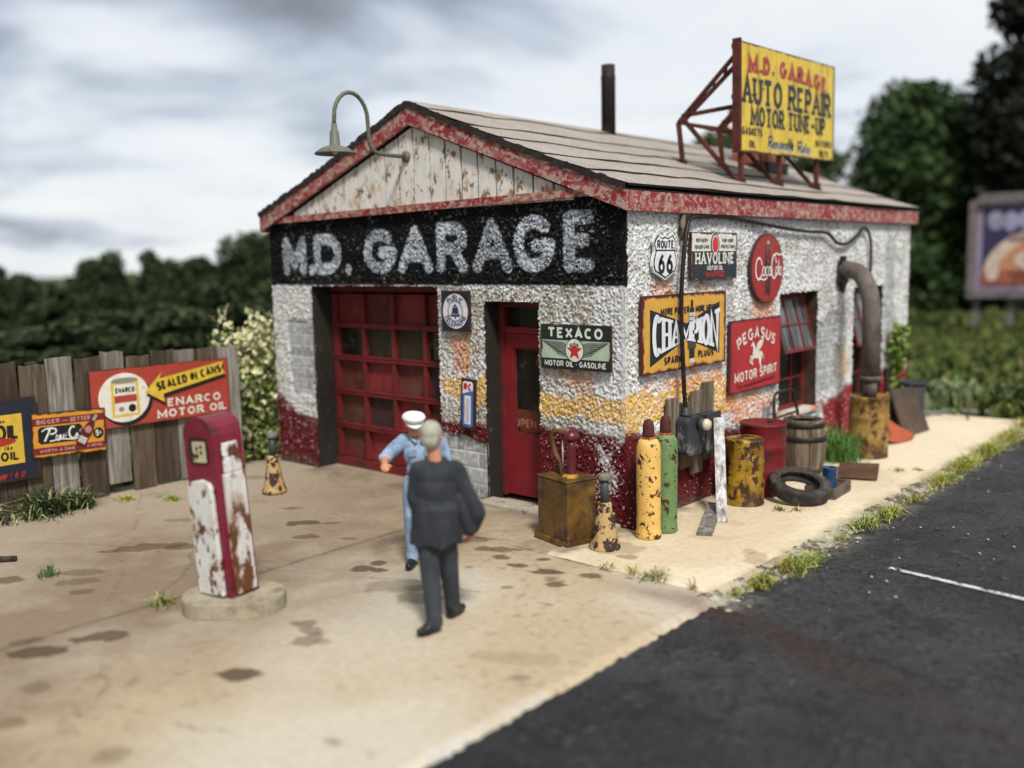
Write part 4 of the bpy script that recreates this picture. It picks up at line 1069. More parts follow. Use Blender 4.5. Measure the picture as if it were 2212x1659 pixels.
def roof_sign():
    s = Sign('roof_sign', 'tall yellow rust streaked AUTO REPAIR billboard on red steel trusses on the roof', (-.50, 4.70, 4.875), R90, 2.98, 1.37, .035, rot=(0, -.022, R90))
    run = ((.16, .055, .02), .75)
    y = s.col('yellow', (.66, .47, .045), t=.66, scale=5, edge=(1.49, .685, .028, (.08, .022, .012)), runs=run, under=(.13, .04, .015))
    r, k = s.col('red', (.36, .035, .03), edge=None, runs=((.2, .07, .02), .4)), s.col('black', (.02, .02, .022), edge=None, t=.68, under=(.3, .17, .03))
    s.panel(y)
    s.text('M.D. GARAGE', .0, .445, .23, 2.45, r, 2, t=.30, serif=True, warp=lambda x, z: (x, z - .035 * x * x - .02 * x))
    s.text('AUTO REPAIR', 0, .10, .35, 2.74, k, 2, t=.20, serif=True); s.text('MOTOR TUNE-UP', .02, -.215, .26, 2.32, k, 2, t=.20, serif=True)
    s.text('GASKETS', -1.10, -.42, .105, .56, k, 2, t=.24); s.text('OIL', -1.10, -.575, .10, .17, k, 2, t=.24)
    w = s.col('white', (.72, .72, .68), edge=None)
    for dx, m, l in ((.018, w, 2), (0, k, 3)): s.text('Reasonable', -.27 + dx, -.525 - dx, .17, .78, m, l, t=.17, slant=.2, gap=.03); s.text('Rates', .46 + dx, -.545 - dx, .17, .42, m, l, t=.17, slant=.2, gap=.03)
    s.text('BATTERIES', 1.13, -.46, .095, .56, k, 2, t=.22); s.text('BELTS', 1.14, -.60, .095, .30, k, 2, t=.22)
    root = s.build()
    M_ = material('truss_rust', (.105, .026, .016), under=(.045, .018, .014), t=.56, scale=5, soft=.07, vary=.25, rough=.75)
    fr = MB()
    fr.box((-1.50, -.03, 0), (.045, .11, 1.40), M_); fr.box((1.50, .0, 0), (.03, .07, 1.37), M_)
    for z in (-.55, 0, .62): fr.box((0, .03, z), (2.96, .06, .06), M_)
    fr.build('frame', root)
    def lp(wx, wz, ly): return Vector((ly, -(wx + .50), wz - 4.875))
    for ly in (-1.30, -.20, 1.02):
        tr = MB(); d = .022 * ly
        foot = lp(-.52, 3.755, ly) + Vector((0, 0, -d * 0)); top = lp(-.56, 5.45, ly); B = lp(-1.45, 4.66, ly); bf = lp(-1.38, 4.06, ly); mid = lp(-.56, 4.78, ly); low = lp(-.56, 4.42, ly)
        tr.bar(foot, lp(-.52, 4.35, ly), .055, .06, M_); tr.bar(lp(-.56, 4.2, ly), top, .05, .05, M_)
        off = Vector((0, .04, .05))
        tr.bar(top, B, .05, .045, M_); tr.bar(top + Vector((0, .03, -.16)), B + Vector((0, -.09, .02)), .05, .045, M_)
        for q in (.2, .4, .6, .8): tr.bar(top.lerp(B, q), (top + Vector((0, .03, -.16))).lerp(B + Vector((0, -.09, .02)), q), .05, .03, M_)
        tr.bar(B + Vector((0, -.06, .08)), mid, .05, .05, M_); tr.bar(B, low, .05, .04, M_)
        tr.bar(B + Vector((0, -.08, .03)), foot, .055, .05, M_); tr.bar(B, bf, .05, .055, M_)
        g_ = [(-.02, -.0), (.10, -.0), (.26, .25), (.17, .25), (.08, .14), (.05, .14), (.05, .3), (-.03, .3)]
        for p_, a in ((foot, .16), (bf, .13)):
            tr.box(p_ + Vector((0, .02, .05)), (.05, a, .10), M_)
        t_ = tr.build('truss', root)
        sh = MB()
        for p_, a in ((foot, .17), (bf, .14)): sh.box(p_ + Vector((0, .015, -.01)), (.075, a, .06), M_black)
        sh.build('shoe', t_)
    ra = MB(); ra.tube([lp(-1.45, 4.66, -1.3), lp(-1.45, 4.66, 1.02)], .022, M_); ra.build('rail', root)
roof_sign()

# ------------------------------------------------------------------ lamp, cable, meters
def gooseneck():
    t = thing('gooseneck_lamp', 'grey green gooseneck lamp curving out from the white gable boards', 'lamp', (-3.14, -.04, 4.09))
    m = material('lamp_enamel', (.13, .135, .10), under=(.06, .03, .016), t=.62, scale=9, soft=.08, rough=.5, vary=.2)
    b = MB(); b.lathe([(.0, 0), (.07, 0), (.07, .02), (.03, .04), (0, .04)], m, 14, RX(R90)); b.build('wall_plate', t)
    ym = -.70
    pts = [(0, 0, 0), (0, -.3, .0), (0, -.46, .012), (0, -.54, .05), (0, -.575, .12), (0, -.585, .30)]
    for i in range(1, 11):
        a = math.pi * i / 11
        pts.append((0, -.585 - .245 * (1 - math.cos(a)), .36 + .30 * math.sin(a)))
    pts += [(0, -1.075, .36), (0, -1.08, .27)]
    p_ = MB(); p_.tube(pts, .024, m, 10); p_.build('arm', t)
    s = MB(); M_ = T(0, -1.08, 0)
    s.lathe([(.0, .29), (.032, .29), (.036, .22), (.050, .21), (.060, .06), (.07, .05), (.15, .025), (.225, -.025), (.232, -.045), (.226, -.043), (.14, .0), (.05, .03), (0, .03)], m, 28, M_); s.build('shade', t)
    bu = MB(); bu.lathe([(0, -.05), (.03, -.035), (.04, -.005), (.025, .03), (0, .03)], material('bulb', (.55, .53, .45), rough=.2, bump=0), 14, M_); bu.build('bulb', t)
gooseneck()
def smooth_path(pts, n_=8):
    P_ = [Vector(p_) for p_ in pts]; out = []
    for i in range(len(P_) - 1):
        p0, p1, p2, p3 = P_[max(i - 1, 0)], P_[i], P_[i + 1], P_[min(i + 2, len(P_) - 1)]
        for k in range(n_):
            t_ = k / n_
            out.append(.5 * ((2 * p1) + (p2 - p0) * t_ + (2 * p0 - 5 * p1 + 4 * p2 - p3) * t_ ** 2 + (3 * p1 - p0 - 3 * p2 + p3) * t_ ** 3))
    return out + [P_[-1]]
def cables():
    m = material('cable_rubber', (.014, .008, .007), under=(.06, .02, .013), t=.62, scale=8, rough=.5)
    mb = MB(); mb.tube(smooth_path([(.07, 1.30, 3.27), (.10, 1.10, 3.22), (.12, .99, 3.05), (.13, .92, 2.75), (.13, .885, 2.4), (.14, .88, 2.0), (.15, .90, 1.6), (.15, .92, 1.35), (.16, .94, 1.14)]), .026, m, 8)
    tag(mb.build('power_cable'), 'thick black cable hanging from the eave down to the meter boxes', 'cable')
    mb = MB(); mb.tube(smooth_path([(.07, 1.25, 3.26), (.07, 1.9, 3.28), (.07, 2.5, 3.24), (.08, 3.4, 3.17), (.07, 4.2, 3.13), (.08, 4.75, 3.12), (.08, 5.15, 2.98), (.08, 5.5, 2.98), (.08, 5.85, 3.10), (.08, 6.08, 3.20), (.08, 6.28, 3.14), (.08, 6.38, 2.95), (.07, 6.42, 2.6), (.04, 6.43, 2.4)]), .022, m, 8)
    tag(mb.build('wall_cable'), 'thin dark cable looping along the side wall under the eave', 'cable')
    c = MB(); c.tube([(.06, 1.02, 3.28), (.06, 1.02, 3.0)], .03, material('conduit', (.16, .13, .09), vary=.3), 8); c.box((.05, 1.02, 3.12), (.03, .1, .04), M_black)
    tag(c.build('conduit'), 'short grey conduit stub under the red eave fascia', 'pipe')
cables()
def wood_mat(name, c, dark, grey=None, t=.55, st=(14, 14, 1.2), seed=0):
    return material(name, c, under=dark, t=t, scale=1.6, soft=.12, under2=grey, t2=.55, stretch=st, vary=.25, vscale=2.0, rough=.88, bump=.5, bscale=4, seed=seed)
def meters():
    t = thing('meter_board', 'weathered plank board behind the electric boxes on the side wall', 'board', (.05, 1.2, .4))
    rs = random.Random(2); w1 = [wood_mat('board_wood_%d' % i, c, (.06, .04, .025), (.23, .19, .14), seed=i * 3.1) for i, c in enumerate(((.15, .115, .075), (.115, .085, .05)))]
    for i in range(4):
        b = MB(); zt = (1.30, 1.22, 1.33, 1.40)[i] - .4; z0 = (.12, .08, -.02, .10)[i]
        b.box((.02, -.40 + i * .255, (zt + z0) / 2), (.035, .24, zt - z0), w1[i % 2]); b.build('board', t, bevel=.004)
    g = material('box_grey', (.035, .038, .042), under=(.20, .20, .19), t=.60, scale=7, soft=.05, vary=.25, rough=.5, stretch=(1, 1, .6))
    e = thing('electric_meter', 'rounded dark grey meter box with a cream dial, left of the square one', 'meter', (.10, .98, .66))
    b = MB(); b.prism([(-.14, 0), (.14, 0), (.16, .05), (.16, .39), (.13, .43), (-.13, .43), (-.16, .39), (-.16, .05)], -.16, 0, g, RZ(R90)); b.build('case', e, bevel=.025)
    b = MB(); b.lathe([(0, 0), (.07, 0), (.07, .07), (0, .07)], g, 20, T(.16, .07, .34) @ RY(R90)); b.build('socket', e)
    b = MB(); b.lathe([(.0, 0), (.062, 0), (.066, .025), (.05, .06), (0, .068)], material('dial', (.56, .50, .36), under=(.2, .17, .12), t=.62, rough=.3), 20, T(.23, .07, .34) @ RY(R90)); b.build('dial', e)
    b = MB(); b.lathe([(0, 0), (.06, 0), (.06, .03), (.035, .05), (.035, .10), (0, .10)], g, 14, T(.06, -.04, .43)); b.build('gland', e)
    s = thing('switch_box', 'square dark grey switch box with scuffed lid, right of the meter dial', 'box', (.10, 1.38, .64))
    b = MB(); b.box((.07, 0, .22), (.14, .28, .43), g); b.build('case', s, bevel=.008)
    b = MB(); b.box((.152, 0, .22), (.024, .31, .46), g); b.build('lid', s, bevel=.008)
meters()

# ------------------------------------------------------------------ things along the side wall
def drum_prof(r, h):
    p_ = [(0, 0), (r * .97, 0), (r, .01), (r, .03), (r * .975, .04)]
    for q in (.33, .66): p_ += [(r * .975, h * q - .025), (r * 1.015, h * q), (r * .975, h * q + .025)]
    return p_ + [(r * .975, h - .04), (r, h - .03), (r, h - .005), (r * .96, h), (r * .93, h - .02), (0, h - .022)]
def gas_cylinder(c, loc, label, key, rot):
    t = thing('gas_cylinder', label, 'gas cylinder', loc, rot, 'gas cylinders at the wall corner')
    m = material('cylinder_' + key, c, under=(.055, .018, .012), t=.572, scale=12, soft=.014, vary=.12, rough=.55, bump=.25, bscale=30, spec=.4)
    b = MB(); r = .128
    b.lathe([(0, 0), (r * .95, 0), (r, .02), (r * .99, .075), (r * .93, .10), (r * .955, .14), (r * .96, .9), (r * .9, .965), (r * .74, 1.005), (r * .42, 1.03), (0, 1.03)], m, 30, wob=.008); b.build('body', t)
    b = MB(); b.lathe([(.085, 1.0), (.068, 1.025), (.062, 1.04), (0, 1.04)], material('collar_red_' + key, (.42, .075, .025), under=(.12, .03, .015), t=.5, rough=.7), 22); b.build('collar', t)
    b = MB(); b.lathe([(.058, 1.03), (.06, 1.06), (.057, 1.15), (.045, 1.195), (.02, 1.215), (0, 1.218)], material('cap_rust', (.085, .022, .018), under=(.045, .015, .012), t=.52, soft=.1, rough=.75), 20); b.build('valve_cap', t)
gas_cylinder((.70, .43, .115), (.375, -.135, .012), 'yellow chipped gas cylinder with a brown cap, in front of the green one', 'yellow', .3)
gas_cylinder((.125, .21, .075), (.385, .165, .012), 'green chipped gas cylinder with a brown cap, behind the yellow one', 'green', 1.9)
def oil_can():
    t = thing('oil_dispenser', 'rusty square oil tank with a red hand pump and curled hose beside the red door', 'oil tank', (-.265, -.655, 0), -.257)
    m = material('tank_rust', (.12, .062, .010), under=(.040, .020, .012), t=.53, scale=4.0, soft=.09, under2=(.22, .11, .018), t2=.54, runs=((.05, .025, .01), .6), vary=.3, rough=.38, spec=.5, bump=.2)
    b = MB(); b.box((0, 0, .33), (.50, .36, .62), m); b.box((0, 0, .655), (.515, .375, .022), m); b.build('tank', t, bevel=.008)
    b = MB(); b.box((0, 0, .028), (.565, .43, .056), m); b.build('skirt', t, bevel=.012)
    rd = material('pump_maroon', (.095, .010, .014), under=(.35, .30, .28), t=.68, scale=9, rough=.3, spec=.5)
    b = MB(); b.lathe([(.055, .66), (.05, .70), (.045, .72), (.048, .95), (.052, 1.04)], rd, 18, T(.06, .02, 0)); b.build('pump_barrel', t)
    b = MB(); b.lathe([(.048, .0), (.075, .01), (.082, .03), (.075, .06), (.045, .095), (0, .105)], rd, 18, T(.06, .02, 1.03)); b.lathe([(.085, -.012), (.09, 0), (.085, .012)], rd, 20, T(.06, .02, 1.08) @ RY(R90)); b.build('pump_head', t)
    b = MB(); b.tube([(-.015, -.03, .72), (-.015, -.03, 1.02)], .010, material('bright_steel', (.5, .48, .46), metal=.6, rough=.35), 8); b.build('pump_rod', t)
    hs = material('hose_rust', (.13, .065, .016), under=(.05, .022, .012), t=.52, soft=.08, rough=.6)
    b = MB(); b.tube(smooth_path([(.02, .02, 1.07), (-.08, .0, 1.10), (-.17, -.02, 1.09), (-.20, -.03, 1.03), (-.17, -.03, .94), (-.12, -.03, .85), (-.06, -.02, .76), (-.04, -.02, .66)]), .026, hs, 10); b.build('hose', t)
    b = MB(); b.lathe([(0, .66), (.05, .66), (.05, .70), (.03, .72), (0, .72)], hs, 14, T(-.15, .03, 0)); b.lathe([(.10, .664), (.07, .69), (0, .69)], material('rust_yellow', (.40, .22, .03), under=(.1, .04, .02), t=.5), 9, T(.09, -.02, 0)); b.build('filler_cap', t)
oil_can()
def screw_jack(loc, rz):
    t = thing('screw_jack', 'rusty cream screw jack standing between the oil tank and the yellow cylinder', 'jack', loc, rz, 'old screw jacks')
    m = material('jack_cream', (.46, .30, .135), under=(.035, .018, .014), t=.505, scale=8.5, soft=.02, vary=.15, rough=.6)
    b = MB(); b.lathe([(0, 0), (.150, 0), (.155, .03), (.140, .06), (.128, .10), (.072, .40), (.066, .47), (.05, .475), (0, .475)], m, 26, wob=.012); b.build('body', t)
    b = MB(); b.tube([(.075, .02, .20), (.07, .02, .36)], .028, m, 10); b.build('socket', t)
    s = material('jack_screw', (.040, .052, .055), under=(.10, .06, .03), t=.6, rough=.5)
    b = MB(); b.lathe([(.043, .46), (.043, .70)], s, 18); b.build('screw', t)
    b = MB(); b.lathe([(0, .695), (.062, .695), (.066, .71), (.066, .745), (.058, .755), (0, .755)], material('jack_head', (.15, .155, .13), under=(.3, .2, .08), t=.55, rough=.6), 16); b.build('head', t)
    return t
J1 = screw_jack((.235, -.695, 0), .6)
J2 = copy_tree(J1); J2.location = (-4.42, -1.28, 0); J2.rotation_euler = (0, 0, 2.2)
J2['label'] = 'rusty cream screw jack alone on the concrete in front of the leafy bush'
def planks():
    wp = wood_mat('plank_white_paint', (.60, .60, .60), (.14, .105, .075), None, t=.53, st=(9, 9, 2.4))
    b = MB(); b.bar((.69, .80, .012), (.33, 1.36, 1.03), .115, .035, wp, up=(.45, -.85, .25))
    tag(b.build('plank', bevel=.004), 'peeling white plank standing against the wall beside the yellow drum', 'plank')
    gp = wood_mat('plank_grey', (.20, .175, .155), (.075, .06, .05), (.33, .30, .27), st=(10, 10, 1.4))
    b = MB(); b.bar((.80, .24, .035), (.38, 1.20, .075), .15, .055, gp)
    tag(b.build('plank', bevel=.006), 'short grey bare plank lying on the pavement at the foot of the white plank', 'plank')
planks()
def drums():
    t = thing('oil_drum', 'small rusty yellow oil drum in front of the red drum', 'drum', (.49, 1.68, .012), .4)
    m = material('drum_yellow', (.40, .235, .018), under=(.045, .018, .011), t=.515, scale=7.5, soft=.02, under2=(.17, .085, .012), t2=.50, runs=((.06, .026, .011), .75), vary=.25, rough=.4, spec=.45)
    b = MB(); b.lathe(drum_prof(.218, .76)[:-2], m, 36, wob=.014, seed=3); b.build('body', t)
    b = MB(); b.lathe([(0, 0), (.1, .004), (.2, 0)], material('drum_lid_yellow', (.62, .40, .10), under=(.25, .10, .03), t=.58, scale=6, rough=.7, bump=.8, bscale=16), 30, T(0, 0, .742), wob=.02); b.build('lid', t)
    t = thing('oil_drum', 'dark red oil drum behind the yellow drum and the white plank', 'drum', (.42, 2.26, .012), 1.0)
    m = material('drum_red', (.155, .010, .014), under=(.055, .018, .014), t=.58, scale=4.2, soft=.05, vary=.25, rough=.5)
    b = MB(); b.lathe(drum_prof(.275, .86), m, 40, wob=.006); b.build('body', t)
    b = MB(); b.lathe([(0, 0), (.03, 0), (.03, .02), (0, .02)], M_black, 12, T(.12, .05, .838)); b.build('bung', t)
drums()
def barrel():
    t = thing('wooden_barrel', 'weathered wooden barrel with black hoops beside the red drum', 'barrel', (.31, 3.62, .012), .2)
    r, h = .285, .70
    pr = lambda z: r * (.86 + .14 * math.sin(math.pi * z / h) ** .8)
    b = MB(); w1, w2 = wood_mat('stave_a', (.17, .13, .085), (.055, .038, .025), (.26, .21, .15), st=(10, 10, .9)), wood_mat('stave_b', (.125, .09, .058), (.04, .028, .02), (.2, .16, .11), st=(10, 10, .9), seed=4)
    for i in range(18):
        a0, a1 = 2 * math.pi * (i + .035) / 18, 2 * math.pi * (i + .965) / 18; vs = []; fs = []
        for k in range(9):
            z = h * k / 8; q = pr(z) + random.Random(i).uniform(-.004, .004)
            for a in (a0, (a0 + a1) / 2, a1): vs.append((q * math.cos(a), q * math.sin(a), z))
        for k in range(8):
            for j in range(2): fs.append((k * 3 + j, k * 3 + j + 1, k * 3 + j + 4, k * 3 + j + 3))
        b.add(vs, fs, (w1, w2)[i % 3 == 0])
    b.lathe([(pr(z_ * h / 8) - .012, z_ * h / 8) for z_ in range(9)], M_tar, 36, caps=False)
    b.build('stave', t, fixn=False).name = 'staves'
    for z in (.035, .46, .635):
        hp = MB(); q0, q1 = pr(z - .028) + .010, pr(z + .028) + .010
        hp.lathe([(q0 - .015, z - .032), (q0, z - .03), (q1, z + .03), (q1 - .015, z + .032)], material('hoop_iron', (.016, .011, .010), under=(.05, .025, .016), t=.6, rough=.55), 40, caps=False); hp.build('hoop', t)
    l_ = MB(); l_.lathe([(0, 0), (r * .83, 0)], material('barrel_head', (.48, .36, .24), under=(.16, .10, .06), t=.56, scale=5, stretch=(1, 6, 1)), 30, T(0, 0, h - .035)); l_.build('lid', t)
    l_ = MB(); l_.lathe([(r * .82, h - .05), (r * .875, h - .0), (r * .80, h + .006), (r * .79, h - .04)], w2, 36, caps=False); l_.build('chime', t)
barrel()
def hand_truck():
    t = thing('hand_truck', 'black bar frame of a hand truck leaning on the wall behind the barrel', 'hand truck', (.22, 3.45, .012))
    m = material('truck_iron', (.02, .016, .014), under=(.09, .045, .03), t=.57, rough=.6)
    b = MB()
    b.tube(smooth_path([(.02, -.36, 0), (-.06, -.34, .55), (-.10, -.29, .98), (-.11, -.20, 1.06), (-.11, 0, 1.07), (-.11, .2, 1.06), (-.10, .29, .98), (-.06, .40, .55), (.02, .44, 0)]), .020, m, 8)
    b.build('frame', t)
    b = MB(); b.tube([(-.035, -.34, .42), (-.04, .36, .46)], .014, m, 6); b.tube([(-.08, -.31, .75), (-.08, .34, .76)], .014, m, 6); b.build('crossbar', t)
    b = MB(); b.box((.03, .04, .012), (.16, .8, .015), m); b.build('toe_plate', t)
hand_truck()
def tyre():
    t = thing('tyre', 'worn black tyre propped at a slant in front of the barrel', 'tyre', (.93, 2.15, .19), rot=(.0, .0, 0))
    nv = Vector((.41, -.91, 0)) * .25 + Vector((.91, .41, 0)) * .16 + Vector((0, 0, 1)); t.matrix_world = T(.93, 2.16, .185) @ nv.to_track_quat('Z', 'Y').to_matrix().to_4x4()
    m = material('tyre_rubber', (.024, .022, .021), under=(.085, .072, .06), t=.57, scale=6, soft=.09, vary=.3, rough=.75, bump=.4)
    b = MB(); p_ = [(.205, -.055), (.225, -.075), (.29, -.088), (.325, -.078), (.345, -.05), (.35, 0), (.345, .05), (.325, .078), (.29, .088), (.225, .075), (.205, .055), (.215, .03), (.25, .0), (.215, -.03), (.205, -.055)]
    p_ = [(.225, -.062), (.235, -.074), (.265, -.084), (.325, -.084), (.343, -.070), (.35, -.05), (.35, .05), (.343, .070), (.325, .084), (.265, .084), (.235, .074), (.225, .062), (.232, .04), (.27, .0), (.232, -.04), (.225, -.062)]
    b.lathe(p_, m, 44, smooth=False); b.build('carcass', t)
    rb = MB(); rb.lathe([(.238, .078), (.244, .083), (.252, .085)], material('bead_rust', (.13, .07, .04), under=(.04, .03, .025), t=.5), 40, caps=False); rb.build('bead', t)
tyre()
def crate_and_can():
    t = thing('wooden_tray', 'low brown wooden box holding the blue can', 'box', (1.06, 2.66, .012), .07)
    w = wood_mat('tray_wood', (.125, .095, .070), (.045, .034, .027), (.21, .175, .14), st=(8, 1.2, 8)); w2 = wood_mat('tray_wood_end', (.115, .09, .068), (.045, .034, .027), (.21, .175, .14), st=(1.2, 8, 8))
    b = MB(); b.box((0, 0, .015), (.36, .56, .03), w); b.build('bottom', t)
    for sx in (-1, 1):
        b = MB(); b.box((sx * .165, 0, .082), (.035, .56, .10), w); b.build('side', t, bevel=.004)
    for sy in (-1, 1):
        b = MB(); b.box((0, sy * .262, .082), (.292, .035, .10), w2); b.build('end', t, bevel=.004)
    t = thing('oil_can', 'dented blue can standing in the low wooden box', 'can', (1.075, 2.66, .043), 0)
    m = material('can_blue', (.020, .060, .155), under=(.012, .025, .055), t=.54, scale=5, soft=.1, under2=(.05, .10, .19), t2=.6, rough=.45)
    b = MB(); b.lathe([(0, 0), (.085, 0), (.088, .012), (.083, .02), (.082, .27), (.088, .28), (.088, .292), (.078, .294), (.076, .285), (0, .285)], m, 26, wob=.012); b.build('body', t)
    b = MB(); b.lathe([(0, .284), (.02, .284), (.02, .30), (0, .30)], M_black, 10, T(.03, 0, 0)); b.build('cap', t)
crate_and_can()
def sheets():
    m = material('sheet_rust', (.070, .034, .020), under=(.13, .06, .03), t=.56, scale=3, soft=.1, vary=.3, rough=.6)
    b = MB(); b.prism([(-.24, -.36), (.26, -.40), (.20, .40), (-.26, .38)], -.012, .012, m, T(.96, 3.88, .058) @ RZ(.35) @ RX(R90 + .03) @ RY(.05))
    tag(b.build('iron_plate', bevel=.004), 'flat rusty brown iron plate lying on the pavement beside the blue can', 'plate')
    m2 = material('sheet_dark', (.095, .062, .040), under=(.045, .03, .022), t=.5, scale=2.5, soft=.15, vary=.25, rough=.65)
    b = MB(); M_ = T(.44, 7.0, .02) @ RZ(R90) @ RX(-.42) ; b.prism([(-.42, 0), (.46, 0), (.44, .74), (-.36, .76)], -.015, .015, m2, T(.60, 7.10, .015) @ RZ(R90 - .10) @ RX(-.38))
    tag(b.build('metal_sheet'), 'dark brown metal sheet leaning on the far end of the side wall', 'sheet')
    # bent orange scrap
    o = material('scrap_orange', (.34, .075, .028), under=(.16, .04, .02), t=.57, scale=4, soft=.08, vary=.25, rough=.7)
    vs = [(.30, 5.95, .62), (.62, 5.86, .02), (.78, 6.62, .02), (.66, 6.85, .10), (.52, 6.5, .22), (.34, 6.2, .5), (.44, 5.9, .32), (.60, 6.2, .10), (.70, 6.5, .13)]
    fs = [(0, 6, 7, 4), (0, 4, 5), (6, 1, 7), (1, 2, 8, 7), (2, 3, 8), (7, 8, 4), (8, 3, 4)]
    b = MB(); b.add(vs, fs, o); so = b.build('scrap_metal'); sm = so.modifiers.new('solid', 'SOLIDIFY'); sm.thickness = .03; sb = so.modifiers.new('sub', 'SUBSURF'); sb.levels = 2; sb.render_levels = 2
    tag(so, 'crumpled orange red sheet of scrap metal beside the drum with the stovepipe', 'scrap metal')
    t = thing('waste_bin', 'dark grey round bin at the far end of the side wall behind the leaning sheet', 'bin', (.27, 7.75, .012))
    g = material('bin_grey', (.035, .036, .038), under=(.09, .08, .07), t=.6)
    b = MB(); b.lathe([(0, 0), (.2, 0), (.235, .72)], g, 26); b.build('body', t)
    b = MB(); b.lathe([(.235, .70), (.262, .71), (.262, .75), (.235, .755), (.225, .70), (0, .66)], g, 26); b.build('rim', t)
    st = MB(); st.bar((.16, 7.15, .3), (.05, 7.25, 1.0), .05, .04, M_black)
    tag(st.build('iron_bar'), 'short dark iron bar leaning on the wall above the brown metal sheet', 'bar')
sheets()
def stove():
    t = thing('burner_drum', 'rusty yellow drum with a thick grey stovepipe bending into the side wall', 'burner', (.62, 5.06, .012), 0)
    m = material('burner_yellow', (.36, .215, .055), under=(.060, .026, .013), t=.53, scale=6.5, soft=.04, under2=(.20, .105, .03), t2=.50, vary=.25, rough=.6)
    b = MB(); b.lathe(drum_prof(.268, .86), m, 36, wob=.008, seed=6); b.build('drum', t)
    g = material('pipe_grey', (.135, .115, .10), under=(.075, .055, .045), t=.56, scale=5, soft=.1, vary=.2, rough=.8)
    pts = [(0, 0, .84), (0, 0, 1.1), (0, 0, 1.92)]
    for i in range(1, 10):
        a = R90 * i / 9 * .96
        pts.append((-.38 * (1 - math.cos(a)), .26 * (1 - math.cos(a)), 1.92 + .66 * math.sin(a)))
    pts.append((-.61, .34, 2.60))
    b = MB(); b.tube(pts[1:], .122, g, 22); b.build('pipe', t)
    b = MB(); b.lathe([(.095, .84), (.095, 1.10)], g, 20); b.build('pipe_neck', t)
    b = MB(); b.lathe([(.124, 1.07), (.138, 1.08), (.138, 1.12), (.124, 1.13)], g, 22, caps=False); b.build('collar', t)
    rs = random.Random(7); pl = []
    for i in range(22):
        a = 2 * math.pi * i / 22; q = rs.uniform(.16, .27) * (1.25 if math.sin(a) < -.5 else 1)
        pl.append((q * .62 * math.cos(a), q * math.sin(a)))
    b = MB(); b.prism(pl, -.05, 0, material('soot_tar', (.010, .011, .012), vary=.3, rough=.6), T(-.575, .31, 2.59) @ RZ(R90)); b.build('flange', t)
stove()
